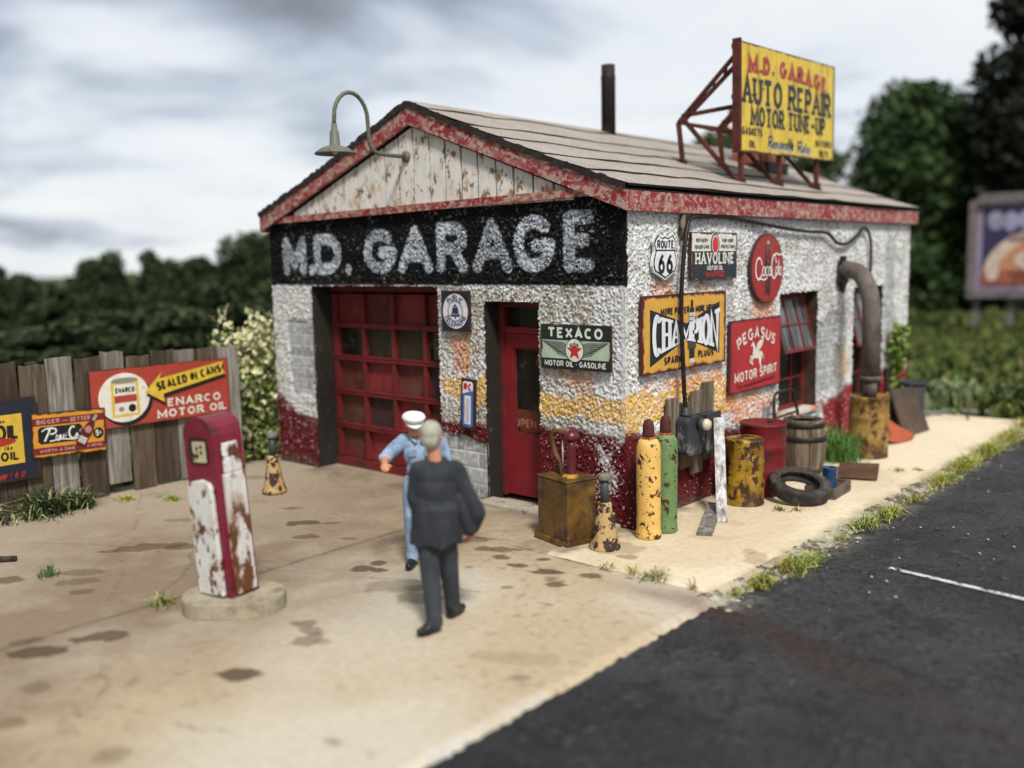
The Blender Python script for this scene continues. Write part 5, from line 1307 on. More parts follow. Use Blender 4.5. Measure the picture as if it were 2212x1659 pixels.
# ------------------------------------------------------------------ petrol pump on its island
def pump():
    is_ = MB(); pts = []
    ang = math.atan2(.42, .62)
    for (cx, cy, r, a0, a1) in ((.26, 0, .265, -90, 90), (-.26, 0, .265, 90, 270)):
        for k in range(15):
            a = math.radians(a0 + (a1 - a0) * k / 14); pts.append((cx * .62 + r * math.cos(a) * 1.0, cy + r * 1.08 * math.sin(a)))
    m = material('island_concrete', (.34, .295, .205), under=(.16, .125, .08), t=.6, scale=5, soft=.1, vary=.18, rough=.88, bump=.3)
    n_ = len(pts)
    is_.add([(x, y, 0) for x, y in pts] + [(x, y, .115) for x, y in pts] + [(x * .985, y * .985, .125) for x, y in pts], [tuple(range(2 * n_, 3 * n_))] + [(i, (i + 1) % n_, n_ + (i + 1) % n_, n_ + i) for i in range(n_)] + [(n_ + i, n_ + (i + 1) % n_, 2 * n_ + (i + 1) % n_, 2 * n_ + i) for i in range(n_)], m)
    o = is_.build('pump_island'); o.location = (-1.27, -3.87, -.004); o.rotation_euler = (0, 0, .72)
    tag(o, 'low rounded concrete slab carrying the red and white petrol pump', 'kerb island')
    # local frame: x along the gauge face, y to the back, the gauge face looks along -y
    t = thing('petrol_pump', 'old red and rusty white petrol pump leaning on the concrete island', 'petrol pump', (-1.36, -3.845, .118))
    rzp = .16
    t.matrix_world = T(-1.355, -3.85, .118) @ RZ(.74) @ RY(-.055) @ RX(.0) @ RZ(rzp - .74)
    rd = material('pump_red', (.17, .010, .026), under=(.07, .012, .016), t=.60, scale=4, soft=.08, vary=.18, rough=.42, spec=.45)
    wh = material('pump_white', (.62, .61, .58), under=(.105, .042, .018), t=.56, scale=12, soft=.025, under2=(.42, .33, .24), t2=.60, vary=.12, rough=.55, stretch=(1, 1, .6))
    wr = material('pump_white_rusty', (.58, .55, .52), under=(.12, .045, .016), t=.515, scale=8, soft=.03, under2=(.34, .22, .14), t2=.54, vary=.16, rough=.6, stretch=(1, 1, .45))
    w, d, h = .35, .30, 1.48
    prof = [(-w / 2 - .015, 0), (w / 2 + .015, 0), (w / 2, .05), (w / 2, h - .13)]
    for k in range(9):
        a = math.pi * k / 8; prof.append((w / 2 * math.cos(a), h - .13 + .155 * math.sin(a) ** .9))
    prof += [(-w / 2, .05)]
    b = MB(); b.prism(prof, -d / 2, d / 2, rd); b.build('body', t, bevel=.012)
    b = MB(); b.box((0, -d / 2 - .003, 1.225), (.205, .02, .20), M_black); b.build('gauge_recess', t)
    g = MB(); gm = material('gauge_face', (.50, .43, .27), under=(.05, .04, .03), t=.60, scale=13, soft=.03, rough=.5, bump=0)
    g.box((.018, -d / 2 - .015, 1.22), (.15, .01, .17), gm)
    for x, z in ((-.02, .03), (.03, .0), (-.02, -.03), (.03, .045)): g.lathe([(0, 0), (.015, 0), (.015, .004), (0, .004)], M_black, 10, T(.018 + x, -d / 2 - .02, 1.22 + z) @ RX(R90))
    g.build('gauge', t)
    b = MB()
    p_ = [(-.155, .02), (.135, .02), (.135, .93), (.115, .965), (.02, .995), (-.13, .965), (-.155, .93)]
    b.prism(p_, -d / 2 - .045, -d / 2 - .002, wh); b.build('front_panel', t, bevel=.014)
    b = MB()
    MR = T(w / 2 + .002, 0, 0) @ RZ(R90)
    b.prism([(-.10, .02), (.105, .02), (.105, 1.03), (-.10, 1.03)], -.04, 0, wr, MR); b.prism([(-.085, 1.032), (.095, 1.032), (.095, 1.16), (-.085, 1.16)], -.034, 0, wh, MR); b.prism([(-.085, 1.162), (.075, 1.162), (.075, 1.28), (-.085, 1.28)], -.026, 0, wh, MR)
    b.build('side_panel', t, bevel=.012)
    b = MB(); b.tube(smooth_path([(-w / 2 - .02, .02, .62), (-w / 2 - .07, .02, .52), (-w / 2 - .06, .03, .36), (-w / 2 - .02, .02, .28)]), .017, M_black, 8); b.box((-w / 2 - .02, .02, .62), (.04, .07, .12), M_black); b.build('hose', t)
pump()

# ------------------------------------------------------------------ people
def lin(a, b, t_): return tuple(a[i] + (b[i] - a[i]) * t_ for i in range(3))
class Figure:
    """a body grown from tapered limbs, merged to one skin by a voxel remesh and smoothing"""
    def __init__(s): s.p = []
    def limb(s, a, b, r0, r1, m): s.p.append((Vector(a), Vector(b), r0, r1, m, None))
    def chain(s, pts, rs, m):
        for i in range(len(pts) - 1): s.limb(pts[i], pts[i + 1], rs[i], rs[i + 1], m)
    def ball(s, c, rad, m, rot=None): s.p.append((Vector(c), Vector(c), 1, 1, m, (Vector(rad), rot or Matrix.Identity(3))))
    def build(s, name, mats, parent, voxel=.009, smooth=4, folds=0.0, only=None):
        bm = bmesh.new()
        for a, b, r0, r1, m, el in s.p:
            if el:
                r = bmesh.ops.create_icosphere(bm, subdivisions=3, radius=1.0)
                for v in r['verts']: v.co = el[1] @ Vector((v.co.x * el[0].x, v.co.y * el[0].y, v.co.z * el[0].z)) + a
            else:
                d = b - a; L_ = d.length
                q = d.to_track_quat('Z', 'Y').to_matrix() if L_ > 1e-6 else Matrix.Identity(3)
                prof = [(r0 * math.sin(math.pi / 2 * k / 5), -r0 * math.cos(math.pi / 2 * k / 5)) for k in range(6)] + [(r1 * math.cos(math.pi / 2 * k / 5), L_ + r1 * math.sin(math.pi / 2 * k / 5)) for k in range(6)]
                rings = []
                for (r, z) in prof:
                    rings.append([bm.verts.new(q @ Vector((max(r, 1e-4) * math.cos(2 * math.pi * j / 14), max(r, 1e-4) * math.sin(2 * math.pi * j / 14), z)) + a) for j in range(14)])
                for i in range(len(rings) - 1):
                    for j in range(14): bm.faces.new((rings[i][j], rings[i][(j + 1) % 14], rings[i + 1][(j + 1) % 14], rings[i + 1][j]))
                bm.faces.new(rings[0][::-1]); bm.faces.new(rings[-1])
        me = bpy.data.meshes.new('tmp'); bm.to_mesh(me); bm.free()
        tmp = bpy.data.objects.new('tmp', me); COL.objects.link(tmp)
        r = tmp.modifiers.new('r', 'REMESH'); r.mode = 'VOXEL'; r.voxel_size = voxel
        sm = tmp.modifiers.new('s', 'SMOOTH'); sm.factor = .5; sm.iterations = smooth
        dg = bpy.context.evaluated_depsgraph_get()
        m2 = bpy.data.meshes.new_from_object(tmp.evaluated_get(dg))
        bpy.data.objects.remove(tmp)
        m2.name = name; m2.materials.clear()
        for m in mats: m2.materials.append(m)
        co = np.empty(len(m2.vertices) * 3); m2.vertices.foreach_get('co', co); co = co.reshape(-1, 3)
        if folds:
            no = np.empty(len(m2.vertices) * 3); m2.vertices.foreach_get('normal', no); no = no.reshape(-1, 3)
            f = vnoise(co[:, 0] * 1.4 + co[:, 1], co[:, 2] * .38 + co[:, 1] * .6, 17, 77, 2) - .5
            co = co + no * (f * folds)[:, None]; m2.vertices.foreach_set('co', co.ravel())
        fc = np.empty(len(m2.polygons) * 3); m2.polygons.foreach_get('center', fc); fc = fc.reshape(-1, 3)
        best = np.full(len(fc), 1e9); mi = np.zeros(len(fc), np.int32)
        for a, b, r0, r1, m, el in s.p:
            if el:
                loc = (fc - np.array(a)) @ np.array(el[1]); k = np.sqrt(((loc / np.array(el[0])) ** 2).sum(1)); d = (k - 1) * min(el[0])
            else:
                A = np.array(a); D = np.array(b - a); l2 = D @ D + 1e-9
                t_ = np.clip(((fc - A) @ D) / l2, 0, 1); d = np.linalg.norm(fc - A - t_[:, None] * D, axis=1) - (r0 + (r1 - r0) * t_)
            k = d < best; best[k] = d[k]; mi[k] = m
        m2.polygons.foreach_set('material_index', mi)
        m2.polygons.foreach_set('use_smooth', np.ones(len(fc), bool))
        m2.update()
        o = bpy.data.objects.new(name, m2); COL.objects.link(o); o.parent = parent
        return o
def hand(F, wrist, d, palm_n, m, side, size=1.0, curl=.5):
    """palm with four unequal bent fingers and a thumb from the side of the palm"""
    d = Vector(d).normalized(); n = Vector(palm_n); n = (n - d * n.dot(d)).normalized(); x = d.cross(n) * side
    w = Vector(wrist); k = size
    pc = w + d * .045 * k
    F.limb(w, pc + d * .02 * k, .021 * k, .030 * k, m); F.limb(pc + x * .016 * k, pc - x * .018 * k + d * .01 * k, .020 * k, .020 * k, m)
    for i, (off, L_) in enumerate(((.030, .034), (.010, .040), (-.011, .037), (-.030, .029))):
        a = pc + d * .030 * k + x * off * k; c1 = curl * .8 + .1 * i
        b = a + (d * math.cos(c1) + n * math.sin(c1)) * L_ * k; c2 = c1 + curl * 1.1
        c = b + (d * math.cos(c2) + n * math.sin(c2)) * L_ * .8 * k
        F.chain([a, b, c], [.0105 * k, .0095 * k, .0082 * k], m)
    a = pc + x * .026 * k - d * .02 * k; b = a + (x * .7 + d * .6 + n * .35).normalized() * .036 * k
    F.chain([a, b, b + (d * .9 + n * .5).normalized() * .028 * k], [.013 * k, .011 * k, .009 * k], m)
def shoe_prof(F, heel, toe, m, k=1.0):
    h = Vector(heel); t_ = Vector(toe)
    F.limb(h + Vector((0, 0, .042 * k)), h.lerp(t_, .55) + Vector((0, 0, .036 * k)), .040 * k, .040 * k, m)
    F.limb(h.lerp(t_, .5) + Vector((0, 0, .034 * k)), t_ + Vector((0, 0, .032 * k)), .042 * k, .030 * k, m)
    F.limb(h + Vector((0, 0, .05 * k)), h + Vector((0, 0, .085 * k)), .038 * k, .036 * k, m)
SKIN = material('skin', (.50, .225, .125), vary=.10, vscale=8, rough=.6, bump=.05)
VIEWROT = math.atan2(.660, .751)
def face(F, c, k, fwd, skin, rot):
    """head with jaw, nose, brow and ears; c is the centre of the skull"""
    R = rot
    P = lambda x, y, z: Vector(c) + R @ Vector((x, y, z)) * k
    F.ball(P(0, .01, .02), (.078 * k, .092 * k, .090 * k), skin, R)
    F.ball(P(0, -.03, -.055), (.058 * k, .060 * k, .062 * k), skin, R)
    F.limb(P(0, -.088, .015), P(0, -.108, -.028), .009 * k, .016 * k, skin)
    for s_ in (-1, 1):
        F.ball(P(s_ * .082, .012, -.005), (.012 * k, .020 * k, .030 * k), skin, R)
        F.limb(P(s_ * .048, -.072, .028), P(s_ * .012, -.086, .028), .011 * k, .011 * k, skin)
    F.limb(P(-.026, -.082, -.062), P(.026, -.082, -.062), .010 * k, .010 * k, skin); F.limb(P(-.02, -.078, -.078), P(.02, -.078, -.078), .011 * k, .011 * k, skin)
    return P
def mechanic():
    t = thing('person', 'person in pale blue work overalls and white cap, arm bent, by the garage door', 'person', (-.77, -2.12, 0), VIEWROT, 'two men talking')
    sk = SKIN; bl = material('overall_blue', (.27, .37, .50), under=(.15, .22, .32), t=.54, scale=9, soft=.12, under2=(.36, .45, .56), t2=.58, vary=.14, rough=.85, bump=.2, bscale=30)
    sh = material('shoe_black', (.012, .012, .013), rough=.4); bt = material('belt_blue', (.10, .13, .18), rough=.7)
    F = Figure()
    # 0 cloth, 1 skin, 2 shoes, 3 belt
    hx = -.045
    F.chain([(hx - .075, .02, .79), (hx - .095, .0, .47), (hx - .10, .04, .13)], [.098, .078, .062], 0)
    F.chain([(hx + .075, .02, .79), (hx + .13, .02, .47), (hx + .165, .03, .13)], [.098, .078, .062], 0)
    F.limb((hx - .10, .04, .13), (hx - .10, .035, .09), .063, .066, 0); F.limb((hx + .165, .03, .13), (hx + .165, .03, .09), .063, .066, 0)
    shoe_prof(F, (hx - .10, .06, 0), (hx - .125, -.13, 0), 2, 1.05); shoe_prof(F, (hx + .165, .05, 0), (hx + .205, -.12, 0), 2, 1.05)
    F.ball((hx, .02, .82), (.150, .112, .12), 0); F.ball((hx + .005, .01, .93), (.135, .10, .10), 0)
    F.ball((hx + .01, .015, 1.06), (.160, .108, .15), 0); F.ball((hx + .015, .025, 1.16), (.170, .095, .09), 0)
    F.limb((hx - .125, .03, 1.195), (hx + .165, .03, 1.19), .058, .058, 0)
    F.ball((hx, .018, .895), (.142, .108, .022), 3)
    # right arm: out to the side, forearm forward with the hand open
    F.chain([(hx - .15, .03, 1.19), (hx - .27, -.02, 1.09), (hx - .315, -.07, 1.05)], [.070, .064, .060], 0)
    F.chain([(hx - .315, -.08, 1.05), (hx - .30, -.22, 1.03), (hx - .29, -.28, 1.03)], [.040, .033, .027], 1)
    hand(F, (hx - .29, -.28, 1.03), (.15, -1, .1), (.2, 0, -1), 1, 1, 1.0, .55)
    # left arm: bent across
    F.chain([(hx + .185, .03, 1.18), (hx + .25, .04, 1.0), (hx + .235, .02, .95)], [.062, .055, .052], 0)
    F.chain([(hx + .235, .0, .945), (hx + .15, -.16, .92), (hx + .12, -.20, .93)], [.040, .033, .027], 1)
    hand(F, (hx + .12, -.20, .93), (-.5, -.8, .1), (-.6, .3, -.4), 1, -1, 1.0, .6)
    hc = (hx - .045, -.03, 1.345)
    F.limb((hx + .0, .02, 1.20), (hx - .03, -.0, 1.30), .056, .050, 1)
    rot = (Matrix.Rotation(.25, 3, 'Z') @ Matrix.Rotation(.20, 3, 'X'))
    P = face(F, hc, .92, None, 1, rot)
    F.build('body', [bl, sk, sh, bt], t, voxel=.0085, smooth=4, folds=.016)
    # eyes, cap, hair, collar, pocket
    e = MB(); em = material('eye', (.03, .02, .016), rough=.3, bump=0)
    for s_ in (-1, 1): e.lathe([(0, -.009), (.009, 0), (0, .009)], em, 8, T(*P(s_ * .030, -.079, .010)))
    e.build('eye', t).name = 'eyes'
    wc = material('cap_white', (.70, .68, .66), vary=.06, rough=.8, bump=.15)
    MC = T(*hc) @ rot.to_4x4()
    c = MB(); c.lathe([(.0, .115), (.06, .113), (.100, .098), (.113, .078), (.104, .060), (.088, .048), (.086, .030), (.080, .03), (.07, .05)], wc, 28, MC @ T(0, .0, 0) @ Matrix.Diagonal((.97, 1.10, 1, 1)))
    cap = c.build('cap', t)
    v = MB(); vs = []
    for k in range(13):
        a = math.pi + math.pi * k / 12
        vs += [MC @ Vector((.083 * math.cos(a), .092 * math.sin(a), .040)), MC @ Vector((.090 * math.cos(a), (.092 + .050 * abs(math.sin(a))) * math.sin(a), .040 - .022 * abs(math.sin(a))))]
    v.add(vs, [(2 * i, 2 * i + 1, 2 * i + 3, 2 * i + 2) for i in range(12)], wc, True)
    po = v.build('cap_peak', cap); so = po.modifiers.new('s', 'SOLIDIFY'); so.thickness = .008
    co = MB(); co.tube(smooth_path([(hx - .02, -.085, 1.19), (hx - .075, -.03, 1.235), (hx - .05, .06, 1.25), (hx + .05, .065, 1.25), (hx + .085, -.02, 1.23), (hx + .02, -.088, 1.19)], 5), .018, bl, 8); co.build('collar', t)
    pk = MB(); pk.box((hx - .06, -.098, 1.10), (.075, .014, .075), bl, Matrix.Rotation(.12, 3, 'X')); pk.box((hx + .085, -.096, 1.10), (.075, .014, .075), bl, Matrix.Rotation(.12, 3, 'X')); pk.build('pocket', t, bevel=.004).name = 'pockets'
mechanic()
def suit_man():
    t = thing('person', 'person in dark grey suit with grey hair walking away towards the garage', 'person', (.37, -3.08, 0), VIEWROT, 'two men talking')
    st = material('suit_charcoal', (.022, .025, .031), under=(.038, .042, .05), t=.55, scale=6, soft=.15, vary=.2, rough=.8, bump=.15, bscale=30)
    tr = material('trouser_grey', (.030, .035, .042), under=(.045, .05, .056), t=.55, scale=6, soft=.15, vary=.2, rough=.8, bump=.12, bscale=30)
    sh = material('shoe_black', (.012, .012, .013)); sk = SKIN
    F = Figure()  # 0 trousers 1 skin 2 shoes 3 shirt
    F.chain([(-.085, .0, .72), (-.065, -.03, .42), (-.035, -.13, .11)], [.096, .078, .064], 0)
    F.chain([(.055, .02, .72), (.075, .07, .42), (.085, .16, .12)], [.096, .078, .064], 0)
    F.limb((-.035, -.135, .12), (-.033, -.14, .075), .064, .066, 0); F.limb((.085, .165, .12), (.087, .17, .08), .064, .066, 0)
    shoe_prof(F, (-.03, -.14, 0), (-.135, -.235, 0), 2, 1.1); shoe_prof(F, (.075, .14, 0), (.155, .285, 0), 2, 1.1)
    F.ball((-.02, .0, .76), (.150, .11, .12), 0)
    F.ball((-.03, .0, .98), (.150, .10, .20), 0); F.limb((-.12, .0, 1.20), (.13, .0, 1.20), .050, .050, 0)
    F.limb((.005, .01, 1.20), (-.02, .015, 1.33), .058, .052, 1)
    hc = (-.030, .02, 1.435)
    rot = Matrix.Rotation(math.pi - .12, 3, 'Z') @ Matrix.Rotation(.06, 3, 'X')
    P = face(F, hc, 1.0, None, 1, rot)
    # hands: right one just out of the cuff, left one in front
    F.limb((.29, .06, .80), (.27, .05, .72), .030, .026, 1); hand(F, (.268, .05, .72), (-.25, .1, -1), (-1, .2, 0), 1, -1, 1.0, .6)
    F.limb((-.17, .08, .90), (-.15, .19, .82), .030, .026, 1); hand(F, (-.15, .19, .82), (.2, 1, -.3), (1, 0, 0), 1, 1, 1.0, .6)
    body = F.build('body', [tr, sk, sh, tr], t, voxel=.0085, smooth=4, folds=.008)
    e = MB(); em = material('eye', (.03, .02, .016))
    for s_ in (-1, 1): e.lathe([(0, -.009), (.009, 0), (0, .009)], em, 8, T(*P(s_ * .032, -.086, .012)))
    e.build('eyes', t)
    J = Figure()
    J.ball((.0, -.005, 1.05), (.170, .125, .20), 0); J.ball((-.012, -.005, .88), (.182, .130, .22), 0)
    J.limb((-.135, -.005, 1.20), (.150, -.005, 1.20), .060, .060, 0); J.ball((.0, -.02, 1.15), (.165, .105, .11), 0)
    for k in range(11):
        x = -.190 + .36 * k / 10; y = -.115 * math.sin(math.pi * k / 10) ** .6
        J.limb((x * .86, y, .90), (x * 1.03, y - .015, .645 - .018 * math.sin(k * 1.3)), .042, .022, 0)
        J.limb((x * .86, -y * .8, .90), (x * 1.0, -y * .8, .66), .042, .022, 0)
    J.chain([(-.145, .0, 1.19), (-.18, .01, .98), (-.17, .09, .89)], [.064, .058, .050], 0)
    J.chain([(.155, .0, 1.19), (.245, -.02, 1.0), (.305, -.01, .86), (.275, .03, .74)], [.066, .066, .072, .054], 0)
    J.limb((.18, -.02, .97), (.25, .0, .74), .06, .06, 0)
    J.limb((-.06, .02, 1.25), (.07, .02, 1.25), .032, .032, 0)
    J.build('jacket', [st], t, voxel=.009, smooth=5, folds=.020)
    hr = material('hair_grey', (.40, .40, .31), under=(.30, .29, .22), t=.55, scale=14, vary=.15, vscale=30, rough=.8, bump=.6, bscale=90)
    H = Figure(); B = lambda x, y, z: Vector(hc) + rot @ Vector((x, y, z))
    H.ball(B(0, .022, .032), (.086, .092, .088), 0, rot); H.ball(B(0, .055, -.02), (.070, .055, .075), 0, rot)
    for s_ in (-1, 1): H.limb(B(s_ * .072, -.01, .03), B(s_ * .076, .01, -.03), .016, .012, 0)
    H.build('hair', [hr], t, voxel=.008, smooth=3)
    vt = MB(); vt.bar((-.03, -.143, .83), (-.03, -.146, .63), .008, .012, M_black); vt.build('vent', t)
suit_man()
for o_ in COL.objects:
    if o_.name.startswith('person') and o_.location.x > 0: o_.scale = (1, 1, 1.045)

# ------------------------------------------------------------------ fence
def fence():
    t = thing('plank_fence', 'weathered grey brown vertical plank fence running left from the garage corner', 'fence', (-6.0, -3.2, 0), R90)
    mats = [wood_mat('fence_%d' % i, c, d, g, seed=i * 5.3, st=(13, 13, .9)) for i, (c, d, g) in enumerate((((.115, .08, .05), (.05, .034, .022), (.16, .125, .09)), ((.235, .21, .18), (.10, .08, .062), (.31, .29, .255)), ((.07, .047, .03), (.032, .022, .015), (.10, .075, .052)), ((.28, .255, .22), (.115, .095, .075), (.36, .335, .30))))]
    rs = random.Random(12); x = -2.6; i = 0
    seq = [2, 0, 2, 3, 0, 1, 2, 0, 1, 2, 1, 0, 2, 1, 0, 3]
    while x < 2.28:
        w = rs.uniform(.275, .315); h = 1.74 + rs.uniform(-.05, .06); zb = rs.uniform(-.02, .05) if rs.random() < .8 else .13
        b = MB(); k = rs.uniform(-.012, .012)
        top = [(w / 2 + k, h + rs.uniform(-.02, .02)), (w * .2 + k, h + rs.uniform(-.012, .012)), (-w * .2 + k, h + rs.uniform(-.012, .012)), (-w / 2 + k, h + rs.uniform(-.02, .02))]
        b.prism([(-w / 2, zb), (w / 2, zb)] + top, -.016, .016, mats[seq[i % len(seq)]], T(x + w / 2, rs.uniform(-.006, .006), 0)); b.build('board', t, bevel=.004)
        x += w + rs.uniform(.012, .035); i += 1
    for z in (.35, 1.4):
        b = MB(); b.box((-.12, .055, z), (5.0, .05, .10), mats[0]); b.build('rail', t)
    for xp in (-2.4, -.2, 2.2):
        b = MB(); b.box((xp, .13, .86), (.10, .10, 1.76), mats[2]); b.build('post', t)
    n_ = MB(); n_.box((-.45, -.03, .05), (2.0, .03, .12), M_tar); 
fence()

# ------------------------------------------------------------------ plants
def leaf_mat(name, a, b, c=None, **k):
    return material(name, a, under=b, t=.52, scale=k.pop('scale', 1.2), soft=.12, under2=c, t2=.58, vary=.3, vscale=k.pop('vscale', 2.5), rough=k.pop('rough', .75), bump=0, spec=.15, **k)
def leaf_cloud(name, pts, sizes, mats, weights, seed, parent=None, up=.35, length=1.5, smooth=False):
    """many small folded leaves at the given points"""
    rs = np.random.RandomState(seed); n_ = len(pts); P = np.asarray(pts, float)
    d = rs.normal(size=(n_, 3)); d[:, 2] += up; d /= np.linalg.norm(d, axis=1)[:, None]
    s_ = rs.normal(size=(n_, 3)); s_ -= d * (s_ * d).sum(1)[:, None]; s_ /= np.linalg.norm(s_, axis=1)[:, None]
    nn = np.cross(d, s_); sz = np.asarray(sizes, float)[:, None]
    a = P; b = P + (d * .5 * length + s_ * .5 + nn * .12) * sz; c = P + d * length * sz - nn * .06 * sz; e = P + (d * .5 * length - s_ * .5 + nn * .12) * sz
    V = np.stack([a, b, c, e], 1).reshape(-1, 3)
    me = bpy.data.meshes.new(name)
    me.vertices.add(len(V)); me.vertices.foreach_set('co', V.ravel().astype(np.float32))
    me.loops.add(n_ * 4); me.loops.foreach_set('vertex_index', np.arange(n_ * 4, dtype=np.int32))
    me.polygons.add(n_); me.polygons.foreach_set('loop_start', (np.arange(n_) * 4).astype(np.int32))
    for m in mats: me.materials.append(m)
    me.polygons.foreach_set('material_index', rs.choice(len(mats), n_, p=weights).astype(np.int32))
    me.update(calc_edges=True)
    o = bpy.data.objects.new(name, me); COL.objects.link(o)
    if parent is not None: o.parent = parent
    return o
def crown_pts(rs, clumps, per, spread):
    P = []; 
    for c, r in clumps:
        k = int(per * (r / spread) ** 2) + 8
        v = rs.normal(size=(k, 3)); v /= np.linalg.norm(v, axis=1)[:, None]
        P.append(np.array(c) + v * r * (rs.rand(k, 1) ** .35) * np.array((1, 1, .8)))
    return np.concatenate(P)
def make_tree(name, label, cat, h, w, seed, mats, wts, group=None, base=.18, nclump=34, per=90, leaf=.20, conical=0.0, bark=None):
    rs = np.random.RandomState(seed); t = thing(name, label, cat, group=group)
    tr = MB(); bark = bark or material('bark', (.06, .045, .03), under=(.025, .02, .014), t=.5, stretch=(3, 3, .5), rough=.95)
    top = h * .7
    tr.tube([(0, 0, -.1), (.03 * w, .02 * w, h * .25), (-.02 * w, .03 * w, h * .5), (0, 0, top)], .1, bark, 8, rr=[.035 * h, .026 * h, .018 * h, .008 * h])
    clumps = []
    for i in range(nclump):
        q = rs.rand(); z = h * (base + (1 - base) * q)
        prof = math.sin(math.pi * min(.97, (.10 + .88 * q) ** .8)) ** .6 if not conical else (1 - q) ** .8 + .12
        a = rs.rand() * 6.283; r = w / 2 * prof * (rs.rand() ** .5) * .82
        cr_ = w * .16 * (.7 + .6 * rs.rand())
        c = (r * math.cos(a), r * math.sin(a), min(z, h - cr_ * .6)); clumps.append((c, cr_))
        if i % 3 == 0: tr.tube([(0, 0, z * .55), (c[0] * .5, c[1] * .5, z * .8), c], .05, bark, 6, rr=[.012 * h, .008 * h, .003 * h])
    tr.build('trunk', t)
    P = crown_pts(rs, clumps, per, w * .16)
    leaf_cloud('crown', P, leaf * (.6 + .8 * rs.rand(len(P))), mats, wts, seed + 1, t, up=.1, length=1.2)
    return t
LD = [leaf_mat('leaf_dark_a', (.052, .078, .030), (.028, .046, .017), (.08, .105, .042)), leaf_mat('leaf_dark_b', (.075, .105, .042), (.042, .062, .025), (.11, .135, .055))]
LG = [leaf_mat('leaf_green_a', (.042, .078, .024), (.022, .044, .014), (.075, .115, .038)), leaf_mat('leaf_green_b', (.07, .12, .038), (.036, .066, .02), (.11, .155, .05))]
LK = [leaf_mat('leaf_black_a', (.016, .022, .012), (.010, .013, .008), (.028, .034, .018)), leaf_mat('leaf_black_b', (.026, .033, .018), (.015, .019, .011), (.042, .044, .026))]
def background():
    F_ = Vector((_f.x, _f.y, 0)).normalized(); R_ = Vector((_r.x, _r.y, 0)).normalized()
    def place(xd, dist):                                   # bearing of a picture column, metres from the camera
        q = F_ + R_ * ((xd - 1106) / 2056.8); q.normalize(); p_ = Vector((CAM.x, CAM.y, 0)) + q * dist
        return p_
    # big green tree and tall dark trees beyond the meadow on the right
    a = make_tree('broadleaf_tree', 'big round green tree right of the roof sign behind the garage', 'tree', 10.2, 6.6, 5, LG, [.6, .4], base=.0, nclump=90, per=130, leaf=.26)
    p_ = place(1962, 47); a.location = (p_.x, p_.y, -.05)
    b = make_tree('dark_tree', 'tallest nearly black tree at the right edge behind the billboard', 'tree', 14.2, 7.5, 9, LK, [.6, .4], base=.0, nclump=100, per=110, leaf=.3, conical=.0)
    p_ = place(2225, 47); b.location = (p_.x, p_.y, -.05)
    b2 = make_tree('dark_tree', 'lower dark tree between the big green tree and the tallest dark one', 'tree', 10.4, 6.0, 14, LK, [.5, .5], base=.0, nclump=70, per=110, leaf=.3)
    p_ = place(2100, 52); b2.location = (p_.x, p_.y, -.05)
    c = make_tree('broadleaf_tree', 'round dark green tree top showing over the ridge left of the roof sign', 'tree', 8.6, 4.6, 21, LD, [.5, .5], base=.05, nclump=60, per=110, leaf=.25)
    p_ = place(1558, 47); c.location = (p_.x, p_.y, -.05)
    c2 = make_tree('broadleaf_tree', 'dark green tree half hidden below the right corner of the roof sign', 'tree', 8.0, 5.2, 23, LD, [.5, .5], base=.0, nclump=60, per=110, leaf=.25)
    p_ = place(1760, 50); c2.location = (p_.x, p_.y, -.05)
    # undergrowth beneath them
    rs = random.Random(4); first = None
    for i, (xd, dist, h) in enumerate(((1880, 44, 2.3), (1950, 46, 2.0), (2010, 47, 2.6), (2065, 47, 2.8), (2120, 48, 2.6), (2180, 47, 2.6), (2250, 47, 2.6), (1800, 44, 2.4))):
        if first is None:
            first = make_tree('dark_shrub', 'dense dark shrub in the undergrowth below the trees on the right', 'shrub', 3.0, 3.6, 31, LK + LD, [.3, .3, .2, .2], group='undergrowth below the trees on the right', base=.0, nclump=46, per=90, leaf=.2); o = first
        else: o = copy_tree(first)
        p_ = place(xd, dist); o.location = (p_.x, p_.y, -.05); o.scale = (1.1, 1.1, h / 3.0); o.rotation_euler = (0, 0, rs.uniform(0, 6))
    # dark tree line behind the fence on the left
    kinds = []
    gl = 'dark tree line behind the plank fence'
    for k, (h, w, con) in enumerate(((4.0, 3.6, 0), (3.6, 2.9, 0), (4.2, 2.4, .6))):
        kinds.append(make_tree('treeline_tree', 'dark green blurred tree in the tree line behind the plank fence', 'tree', h, w, 41 + k * 3, LD + LK, [.36, .26, .2, .18], group=gl, base=.0, nclump=56, per=170, leaf=.15, conical=con))
    used = set()
    spec = []
    for i in range(17): spec.append((-260 + i * 58 + rs.uniform(-14, 14), rs.uniform(38, 46), rs.uniform(2.1, 2.55), i % 3, 1.1))
    for xd, hh, wd, k in ((-60, 3.1, .8, 0), (8, 3.0, .55, 2), (62, 2.7, .6, 1), (205, 3.2, .6, 1), (248, 3.45, .7, 0), (335, 3.5, .62, 2), (372, 3.15, .6, 0), (440, 3.2, .8, 1), (480, 3.0, .6, 0)): spec.append((xd, 40, hh, k, wd))
    for i in range(10): spec.append((-230 + i * 92 + rs.uniform(-20, 20), rs.uniform(26, 30), rs.uniform(1.2, 1.8), (i + 1) % 2, 1.0))
    spec += [(545, 34, 3.9, 0, .85), (610, 36, 4.1, 0, 1), (660, 38, 4.2, 1, 1), (800, 38, 3.4, 0, 1)]
    for (xd, dist, h, k, wd) in spec:
        o = kinds[k] if k not in used else copy_tree(kinds[k]); used.add(k)
        p_ = place(xd, dist); h0 = (4.0, 3.6, 4.2)[k]
        o.location = (p_.x, p_.y, -.06); o.scale = (wd, wd, h / h0); o.rotation_euler = (0, 0, rs.uniform(0, 6))
    # hedge-like far wood closing the horizon everywhere
    q = np.random.RandomState(77); P = []
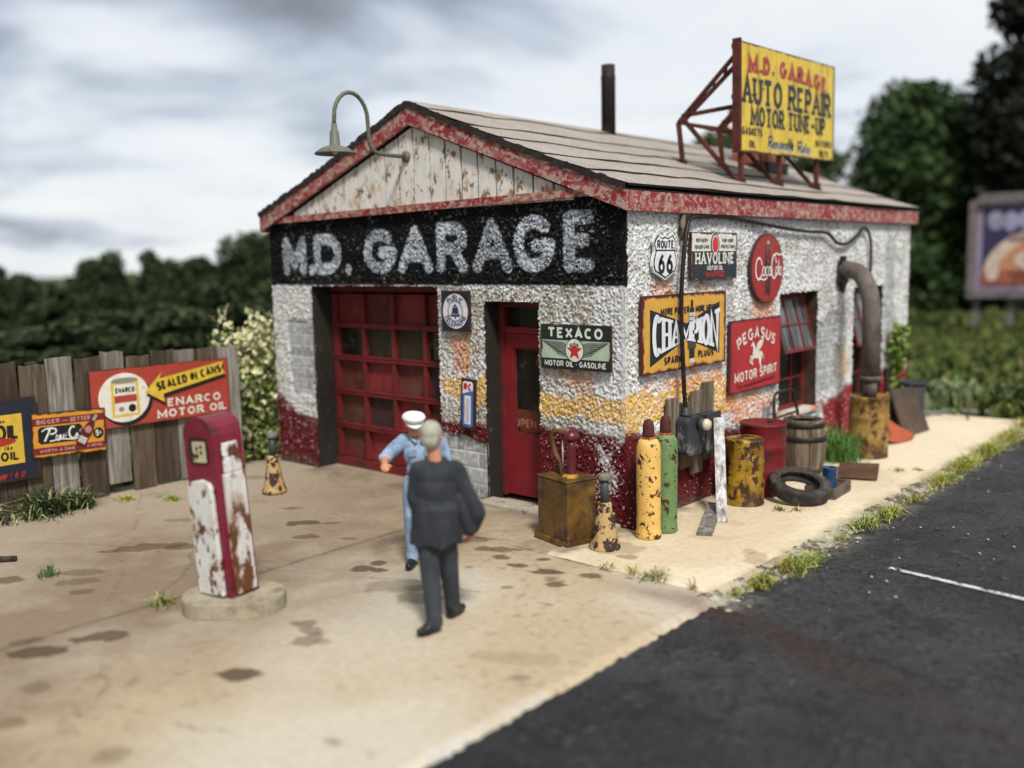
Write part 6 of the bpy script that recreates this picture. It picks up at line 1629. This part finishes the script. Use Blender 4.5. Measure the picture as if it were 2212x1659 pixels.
    for i in range(5200):
        a_ = q.rand() * 6.283; r = 62 + 22 * q.rand(); P.append((CAM.x + r * math.cos(a_), CAM.y + r * math.sin(a_), 1.6 * q.rand() ** .8))
    o = leaf_cloud('far_wood', P, 0.8 + q.rand(5200) * .9, LD + LK, [.3, .3, .2, .2], 78, length=1.1)
    tag(o, 'distant dark wood closing the horizon all round', kind='stuff')
    # meadow grass
    q = np.random.RandomState(80); n_ = 60000
    X = q.uniform(-16, 5.0, n_); Y = q.uniform(9.6, 44, n_); Y = 9.6 + (Y - 9.6) ** 1.0
    k = vnoise(X, Y, .5, 81, 3); sz = (.05 + .24 * np.clip(k - .25, 0, 1)) * (.6 + .8 * q.rand(n_)) * (.7 + Y / 30)
    ok = ~((X > 1.6) & (Y < 12) & (X - 1.6 > 0))
    gm = [leaf_mat('meadow_a', (.095, .135, .030), (.052, .08, .02), (.18, .18, .065)), leaf_mat('meadow_b', (.16, .155, .06), (.075, .095, .03), (.24, .20, .085))]
    o = leaf_cloud('meadow_grass', np.stack([X, Y, np.full(n_, -.09)], 1)[ok], sz[ok], gm, [.68, .32], 82, up=1.6, length=2.0)
    tag(o, 'rough green grass of the meadow behind the garage', kind='stuff')
    q = np.random.RandomState(84); n_ = 9000
    X = q.uniform(-13, -6.3, n_); Y = q.uniform(-8, 12, n_)
    o = leaf_cloud('meadow_grass', np.stack([X, Y, np.full(n_, -.09)], 1), .10 + .16 * q.rand(n_), gm, [.8, .2], 85, up=1.6, length=2.2)
    tag(o, 'green grass growing behind the plank fence', kind='stuff')
    # low bushes at the meadow's near edge
    bm_ = [leaf_mat('pale_grass', (.22, .25, .13), (.12, .16, .07), (.34, .36, .22)), leaf_mat('pale_grass_b', (.15, .20, .08), (.08, .12, .04))]
    q = np.random.RandomState(86)
    c_ = q.normal(size=(900, 3)) * np.array((.42, .5, .0)) + np.array((-.15, 10.6, -.04))
    o = leaf_cloud('grass_clump', c_, .09 + .10 * q.rand(900), bm_, [.6, .4], 87, up=1.8, length=2.6)
    tag(o, 'pale grey green grass clump at the far end of the pavement', 'grass')
    c_ = q.normal(size=(500, 3)) * np.array((.35, .3, .10)) + np.array((1.35, 11.0, .12))
    o = leaf_cloud('weed_bush', c_, .06 + .06 * q.rand(500), [LG[0], LG[1]], [.6, .4], 88); tag(o, 'dark leafy weed behind the yellow flower beyond the pavement', 'plant')
    fl = MB(); fm = material('petal_yellow', (.66, .46, .03), vary=.2); 
    f = thing('yellow_flower', 'yellow flower head at the far end of the pavement near the road', 'flower', (1.10, 10.05, 0))
    fl.lathe([(0, .02), (.05, .03), (.10, .05), (.11, .08), (.05, .10), (0, .09)], fm, 12, T(0, 0, .06), wob=.12); fl.build('petals', f)
    fl = MB(); fl.tube([(0, 0, -.06), (0, 0, .09)], .012, LG[1]); fl.build('stem', f)
    gp = wood_mat('rail_grey', (.24, .23, .21), (.12, .11, .10), (.34, .33, .31), st=(1.2, 8, 8))
    p1 = MB(); p1.bar((-.32, 8.9, .03), (.35, 9.15, .05), .13, .06, gp); tag(p1.build('plank', bevel=.006), 'grey plank lying across the far end of the pavement, nearer the bin', 'plank')
    p1 = MB(); p1.bar((.22, 9.5, .03), (1.0, 9.75, .05), .12, .06, gp); tag(p1.build('plank', bevel=.006), 'grey plank lying at the far end of the pavement towards the yellow flower', 'plank')
    # far billboard
    t = thing('billboard', 'blurred grey framed billboard with a peach and purple picture beyond the meadow', 'billboard', (-3.45, 26.8, 0), 0)
    t.location = (-4.30, 26.7, 0); t.rotation_euler = (0, 0, .22)
    fr = material('billboard_frame', (.17, .145, .14), under=(.10, .08, .075), t=.55, rough=.8)
    w, z0, z1 = 8.6, 1.28, 4.62
    f = MB()
    f.box((w / 2, 0, z0 + .12), (w, .2, .24), fr); f.box((w / 2, 0, z1 - .1), (w - .42, .2, .2), fr); f.box((.1, 0, (z0 + z1) / 2), (.22, .2, z1 - z0 - .26), fr); f.box((w - .1, 0, (z0 + z1) / 2), (.2, .2, z1 - z0 - .26), fr); f.box((w / 2 - .5, .05, z1 + .08), (w - 1.6, .2, .12), fr)
    f.box((w / 2, .12, (z0 + z1) / 2), (w - .1, .06, z1 - z0 - .1), fr); f.build('frame', t)
    def bmt(k, c, u=None): return material('bill_' + k, c, under=u or tuple(x * .6 for x in c), t=.56, scale=1.5, soft=.1, rough=.6, bump=0)
    pc = MB(); wv, nv, pe, li, re, la = bmt('frame_violet', (.26, .22, .29)), bmt('navy', (.035, .03, .075)), bmt('peach', (.50, .22, .12)), bmt('light', (.62, .48, .38)), bmt('red', (.36, .10, .055)), bmt('lavender', (.30, .29, .40))
    def R(x0, a0, x1, a1, m, k): pc.flat([(x0, a0), (x1, a0), (x1, a1), (x0, a1)], .085 - k * .006, m)
    def E(cx, cz, rx, rz, m, k, a0=0, a1=360): pc.flat(arc(cx, cz, rx, rz, a0, a1, 26)[:26 if a1 - a0 == 360 else 27], .085 - k * .006, m)
    R(.22, z0 + .26, w - .22, z1 - .22, wv, 0); R(.42, z0 + .42, w - .42, z1 - .38, nv, 1)
    R(.42, z0 + .42, w - .42, z0 + 1.0, re, 2); E(2.6, z0 + .9, 2.1, 1.45, li, 3, 0, 180); E(2.75, z0 + .85, 1.85, 1.25, pe, 4, 0, 180); R(.46, z0 + .43, w - .46, z0 + .93, re, 5); E(2.3, z0 + 1.25, .9, .42, li, 6); E(2.45, z0 + .9, 1.3, .38, pe, 5); E(.75, z0 + .85, .2, .28, li, 6); E(2.2, z0 + .65, .35, .2, li, 7)
    for i, x in enumerate((.8, 1.25, 1.7, 2.2, 2.7, 3.2)): E(x, z1 - .75 - .05 * (i % 2), .24, .34, la, 3)
    R(1.2, z1 - 1.5, 4.4, z1 - 1.24, bmt('mauve', (.24, .14, .17)), 3)
    pc.build('picture', t, fixn=False)
    for x in (.30, 1.35, 4.2, 7.6):
        l_ = MB(); l_.box((x, .25, .5), (.22, .16, 1.5), fr); l_.build('leg', t)
    l_ = MB(); l_.bar((.2, .05, -.02), (4.0, .05, .35), .1, .12, fr); l_.build('brace', t)
background()

def near_plants():
    # leafy bush at the left corner of the garage
    ml = [leaf_mat('bush_cream', (.66, .62, .40), (.50, .50, .24), scale=4), leaf_mat('bush_green', (.26, .31, .085), (.14, .19, .05), scale=4), leaf_mat('bush_dark', (.07, .10, .03), (.035, .055, .016), scale=4)]
    t = thing('leafy_bush', 'pale leafy bush with cream tips between the plank fence and the garage', 'bush', (-6.42, -.15, 0))
    rs = np.random.RandomState(6); st = MB(); P = []; S_ = []; top = []; TS = []
    bark = material('bark', (.06, .045, .03))
    for i in range(44):
        a = rs.rand() * 6.28; r = .5 * rs.rand() ** .6; h = 1.25 + .95 * rs.rand() * (1 - .5 * r) + (.25 if i % 9 == 0 else 0)
        x, y = r * math.cos(a) * .85, r * math.sin(a) * 1.05
        bend = (x + rs.normal() * .1, y + rs.normal() * .12)
        st.tube([(x * .4, y * .4, -.05), (x * .7, y * .7, h * .5), (bend[0], bend[1], h)], .012, bark, 5, rr=[.018, .012, .005])
        for k in range(95):
            q = .06 + .94 * rs.rand(); c = np.array((x * .4 + (bend[0] - x * .4) * q, y * .4 + (bend[1] - y * .4) * q, h * q)) + rs.normal(size=3) * .085
            (top if q > .80 or rs.rand() < .10 else P).append(c)
    st.build('stem', t).name = 'stems'
    leaf_cloud('foliage', P, .048 + .038 * rs.rand(len(P)), ml, [.24, .52, .24], 8, t, up=.4, length=1.6)
    leaf_cloud('tips', top, .055 + .042 * rs.rand(len(top)), ml, [.86, .14, .0], 9, t, up=.9, length=1.6)
    # vine on the far end of the side wall
    t = thing('climbing_vine', 'green vine climbing the far end of the side wall above the waste bin', 'vine', (.10, 7.42, 0))
    v = MB(); v.tube(smooth_path([(.05, 0, 0), (.0, .03, .5), (.02, -.02, 1.0), (.0, -.05, 1.5)]), .02, bark, 6); v.build('stem', t)
    c_ = [np.array((.03 + abs(rs.normal()) * .05, rs.normal() * (.07 if z < 1.05 else .13), z + rs.normal() * .04)) for z in np.concatenate([rs.uniform(.1, 1.0, 150), rs.uniform(1.0, 1.65, 300)])]
    vm = [leaf_mat('vine_a', (.15, .23, .045), (.08, .13, .03), scale=4), leaf_mat('vine_b', (.25, .30, .06), (.14, .18, .04), scale=4)]
    leaf_cloud('foliage', c_, .055 + .04 * rs.rand(len(c_)), vm, [.6, .4], 12, t, length=1.5)
    # grass tufts: thin bent blades
    gr = {'green': leaf_mat('blade_green', (.07, .20, .05), (.05, .13, .05), scale=3), 'yellow': leaf_mat('blade_yellow', (.55, .48, .07), (.38, .40, .06), scale=3), 'straw': leaf_mat('blade_straw', (.52, .47, .24), (.36, .36, .14), scale=3), 'red': leaf_mat('blade_red', (.28, .07, .035), (.18, .08, .03), scale=3), 'dark': leaf_mat('blade_dark', (.028, .055, .018), (.018, .032, .012), scale=3), 'lush': leaf_mat('blade_lush', (.15, .25, .055), (.09, .17, .035), scale=3), 'moss': leaf_mat('blade_moss', (.44, .40, .035), (.30, .32, .05), scale=3)}
    def blades(mb, x, y, n_, r, h, mix, rs, z=-.01, w=.0045, lean=1.5, ry=None):
        for i in range(n_):
            a = rs.uniform(0, 6.283); q = r * abs(rs.gauss(0, .55)); bx, by = x + q * math.cos(a), y + (ry or r) / r * q * math.sin(a)
            d = rs.uniform(0, 6.283); l_ = lean * rs.uniform(.3, 1.3); hh = h * rs.uniform(.25, 1.2) * max(.35, 1 - .5 * q / r)
            dx, dy = math.cos(d) * l_ * hh, math.sin(d) * l_ * hh; sx, sy = -math.sin(d + rs.uniform(-1, 1)) * w, math.cos(d) * w
            m = gr[rs.choice(mix)]; ww = w
            p0, p1, p2 = (bx, by, z), (bx + dx * .4 + rs.gauss(0, .1) * hh, by + dy * .4 + rs.gauss(0, .1) * hh, z + hh * .75), (bx + dx, by + dy, z + hh * rs.uniform(.35, 1.0))
            mb.add([(p0[0] - sx, p0[1] - sy, p0[2]), (p0[0] + sx, p0[1] + sy, p0[2]), (p1[0] + sx * .8, p1[1] + sy * .8, p1[2]), (p1[0] - sx * .8, p1[1] - sy * .8, p1[2]), p2], [(0, 1, 2, 3), (3, 2, 4)], m)
    rs = random.Random(31)
    MIX = ['green', 'green', 'yellow', 'moss', 'straw', 'straw', 'red', 'moss', 'lush', 'lush', 'yellow']
    mb = MB()
    for (x, y, n_, r, h, ry) in ((1.86, -.62, 200, .13, .13, .24), (1.90, -.08, 260, .14, .16, .24), (1.92, .25, 140, .13, .12, .25), (1.80, -.98, 60, .10, .08, .2), (1.88, 1.70, 200, .15, .15, .25), (1.93, 2.25, 220, .14, .16, .26), (1.9, 3.1, 90, .12, .12, .3), (1.88, 4.2, 260, .14, .16, .5), (1.85, 5.2, 320, .16, .2, .7), (1.84, 6.4, 340, .18, .22, .7), (1.8, 7.6, 300, .2, .22, .8), (1.86, 1.1, 50, .1, .08, .3), (1.7, 8.9, 160, .3, .2, .6)):
        blades(mb, x, y, int(n_ * 1.35), r, h * .95, MIX if y < 4 else MIX + ['moss', 'moss', 'yellow'], rs, -.035, ry=ry)
    tag(mb.build('kerb_grass', fixn=False), 'weedy yellow green grass sprouting along the kerb beside the road', kind='stuff')
    def tuft(name, label, spots, mix, cat='grass', **k):
        mb = MB()
        for (x, y, n_, r, h) in spots: blades(mb, x, y, n_, r, h, mix, rs, **k)
        o = mb.build(name, fixn=False); tag(o, label, cat); return o
    tuft('grass_tuft', 'bright straggly grass tuft in the pavement joint below the yellow gas cylinder', [(1.10, -1.12, 120, .16, .14), (.86, -1.14, 40, .08, .12), (.60, -1.17, 26, .10, .12), (1.5, -1.15, 22, .10, .10)], ['yellow', 'straw', 'straw', 'green', 'red'])
    tuft('grass_tuft', 'wiry grass tuft under the front edge of the propped tyre', [(.95, 1.62, 60, .12, .10), (1.12, 1.72, 60, .10, .10)], ['green', 'dark', 'yellow', 'red', 'straw'], lean=1.3)
    tuft('grass_tuft', 'grass tuft growing at the left end of the pump island', [(-1.80, -4.22, 90, .11, .15)], ['green', 'yellow', 'red', 'straw', 'green'])
    tuft('grass_tuft', 'lone green grass tuft on the concrete at the left edge of the picture', [(-3.36, -4.50, 80, .10, .14)], ['green', 'lush', 'green', 'dark', 'straw'], lean=1.0)
    tuft('grass_tuft', 'small bright green grass tuft on the concrete right of the red fence sign', [(-5.12, -2.28, 110, .10, .10)], ['lush', 'green', 'yellow'])
    tuft('grass_tuft', 'low mossy yellow grass tuft at the foot of the fence below the red sign', [(-5.62, -2.62, 140, .16, .08), (-5.4, -2.3, 30, .1, .05)], ['moss', 'lush', 'yellow'])
    tuft('grass_tuft', 'dark spiky grass clump at the foot of the fence below the orange sign', [(-5.7, -3.55, 420, .32, .34), (-5.75, -3.15, 260, .22, .26), (-5.75, -4.2, 300, .3, .3)], ['dark', 'dark', 'dark', 'dark', 'straw'], w=.008)
    tuft('grass_tuft', 'lush green grass clump between the barrel and the stovepipe drum', [(.42, 4.52, 480, .30, .56), (.28, 4.80, 260, .24, .5)], ['lush', 'lush', 'green'], lean=1.0, w=.006)
    tuft('grass_tuft', 'pale green grass tuft behind the drum with the stovepipe, at the wall', [(.15, 5.75, 120, .12, .2), (.15, 6.6, 120, .15, .22)], ['lush', 'dark', 'green'])
    tuft('grass_tuft', 'low yellow grass tuft on the pavement right of the brown iron plate', [(1.30, 4.35, 100, .16, .08), (1.48, 4.55, 70, .12, .07)], ['yellow', 'straw', 'red', 'lush', 'moss'], lean=1.2)
    # edging log at the left edge
    lg = MB(); lg.tube([(-4.6, -5.15, .02), (-4.3, -4.75, .03), (-4.1, -4.5, .02)], .03, material('bark', (.06, .045, .03)), 8)
    tag(lg.build('stick'), 'short brown stick lying on the concrete at the left edge of the picture', 'stick')
near_plants()
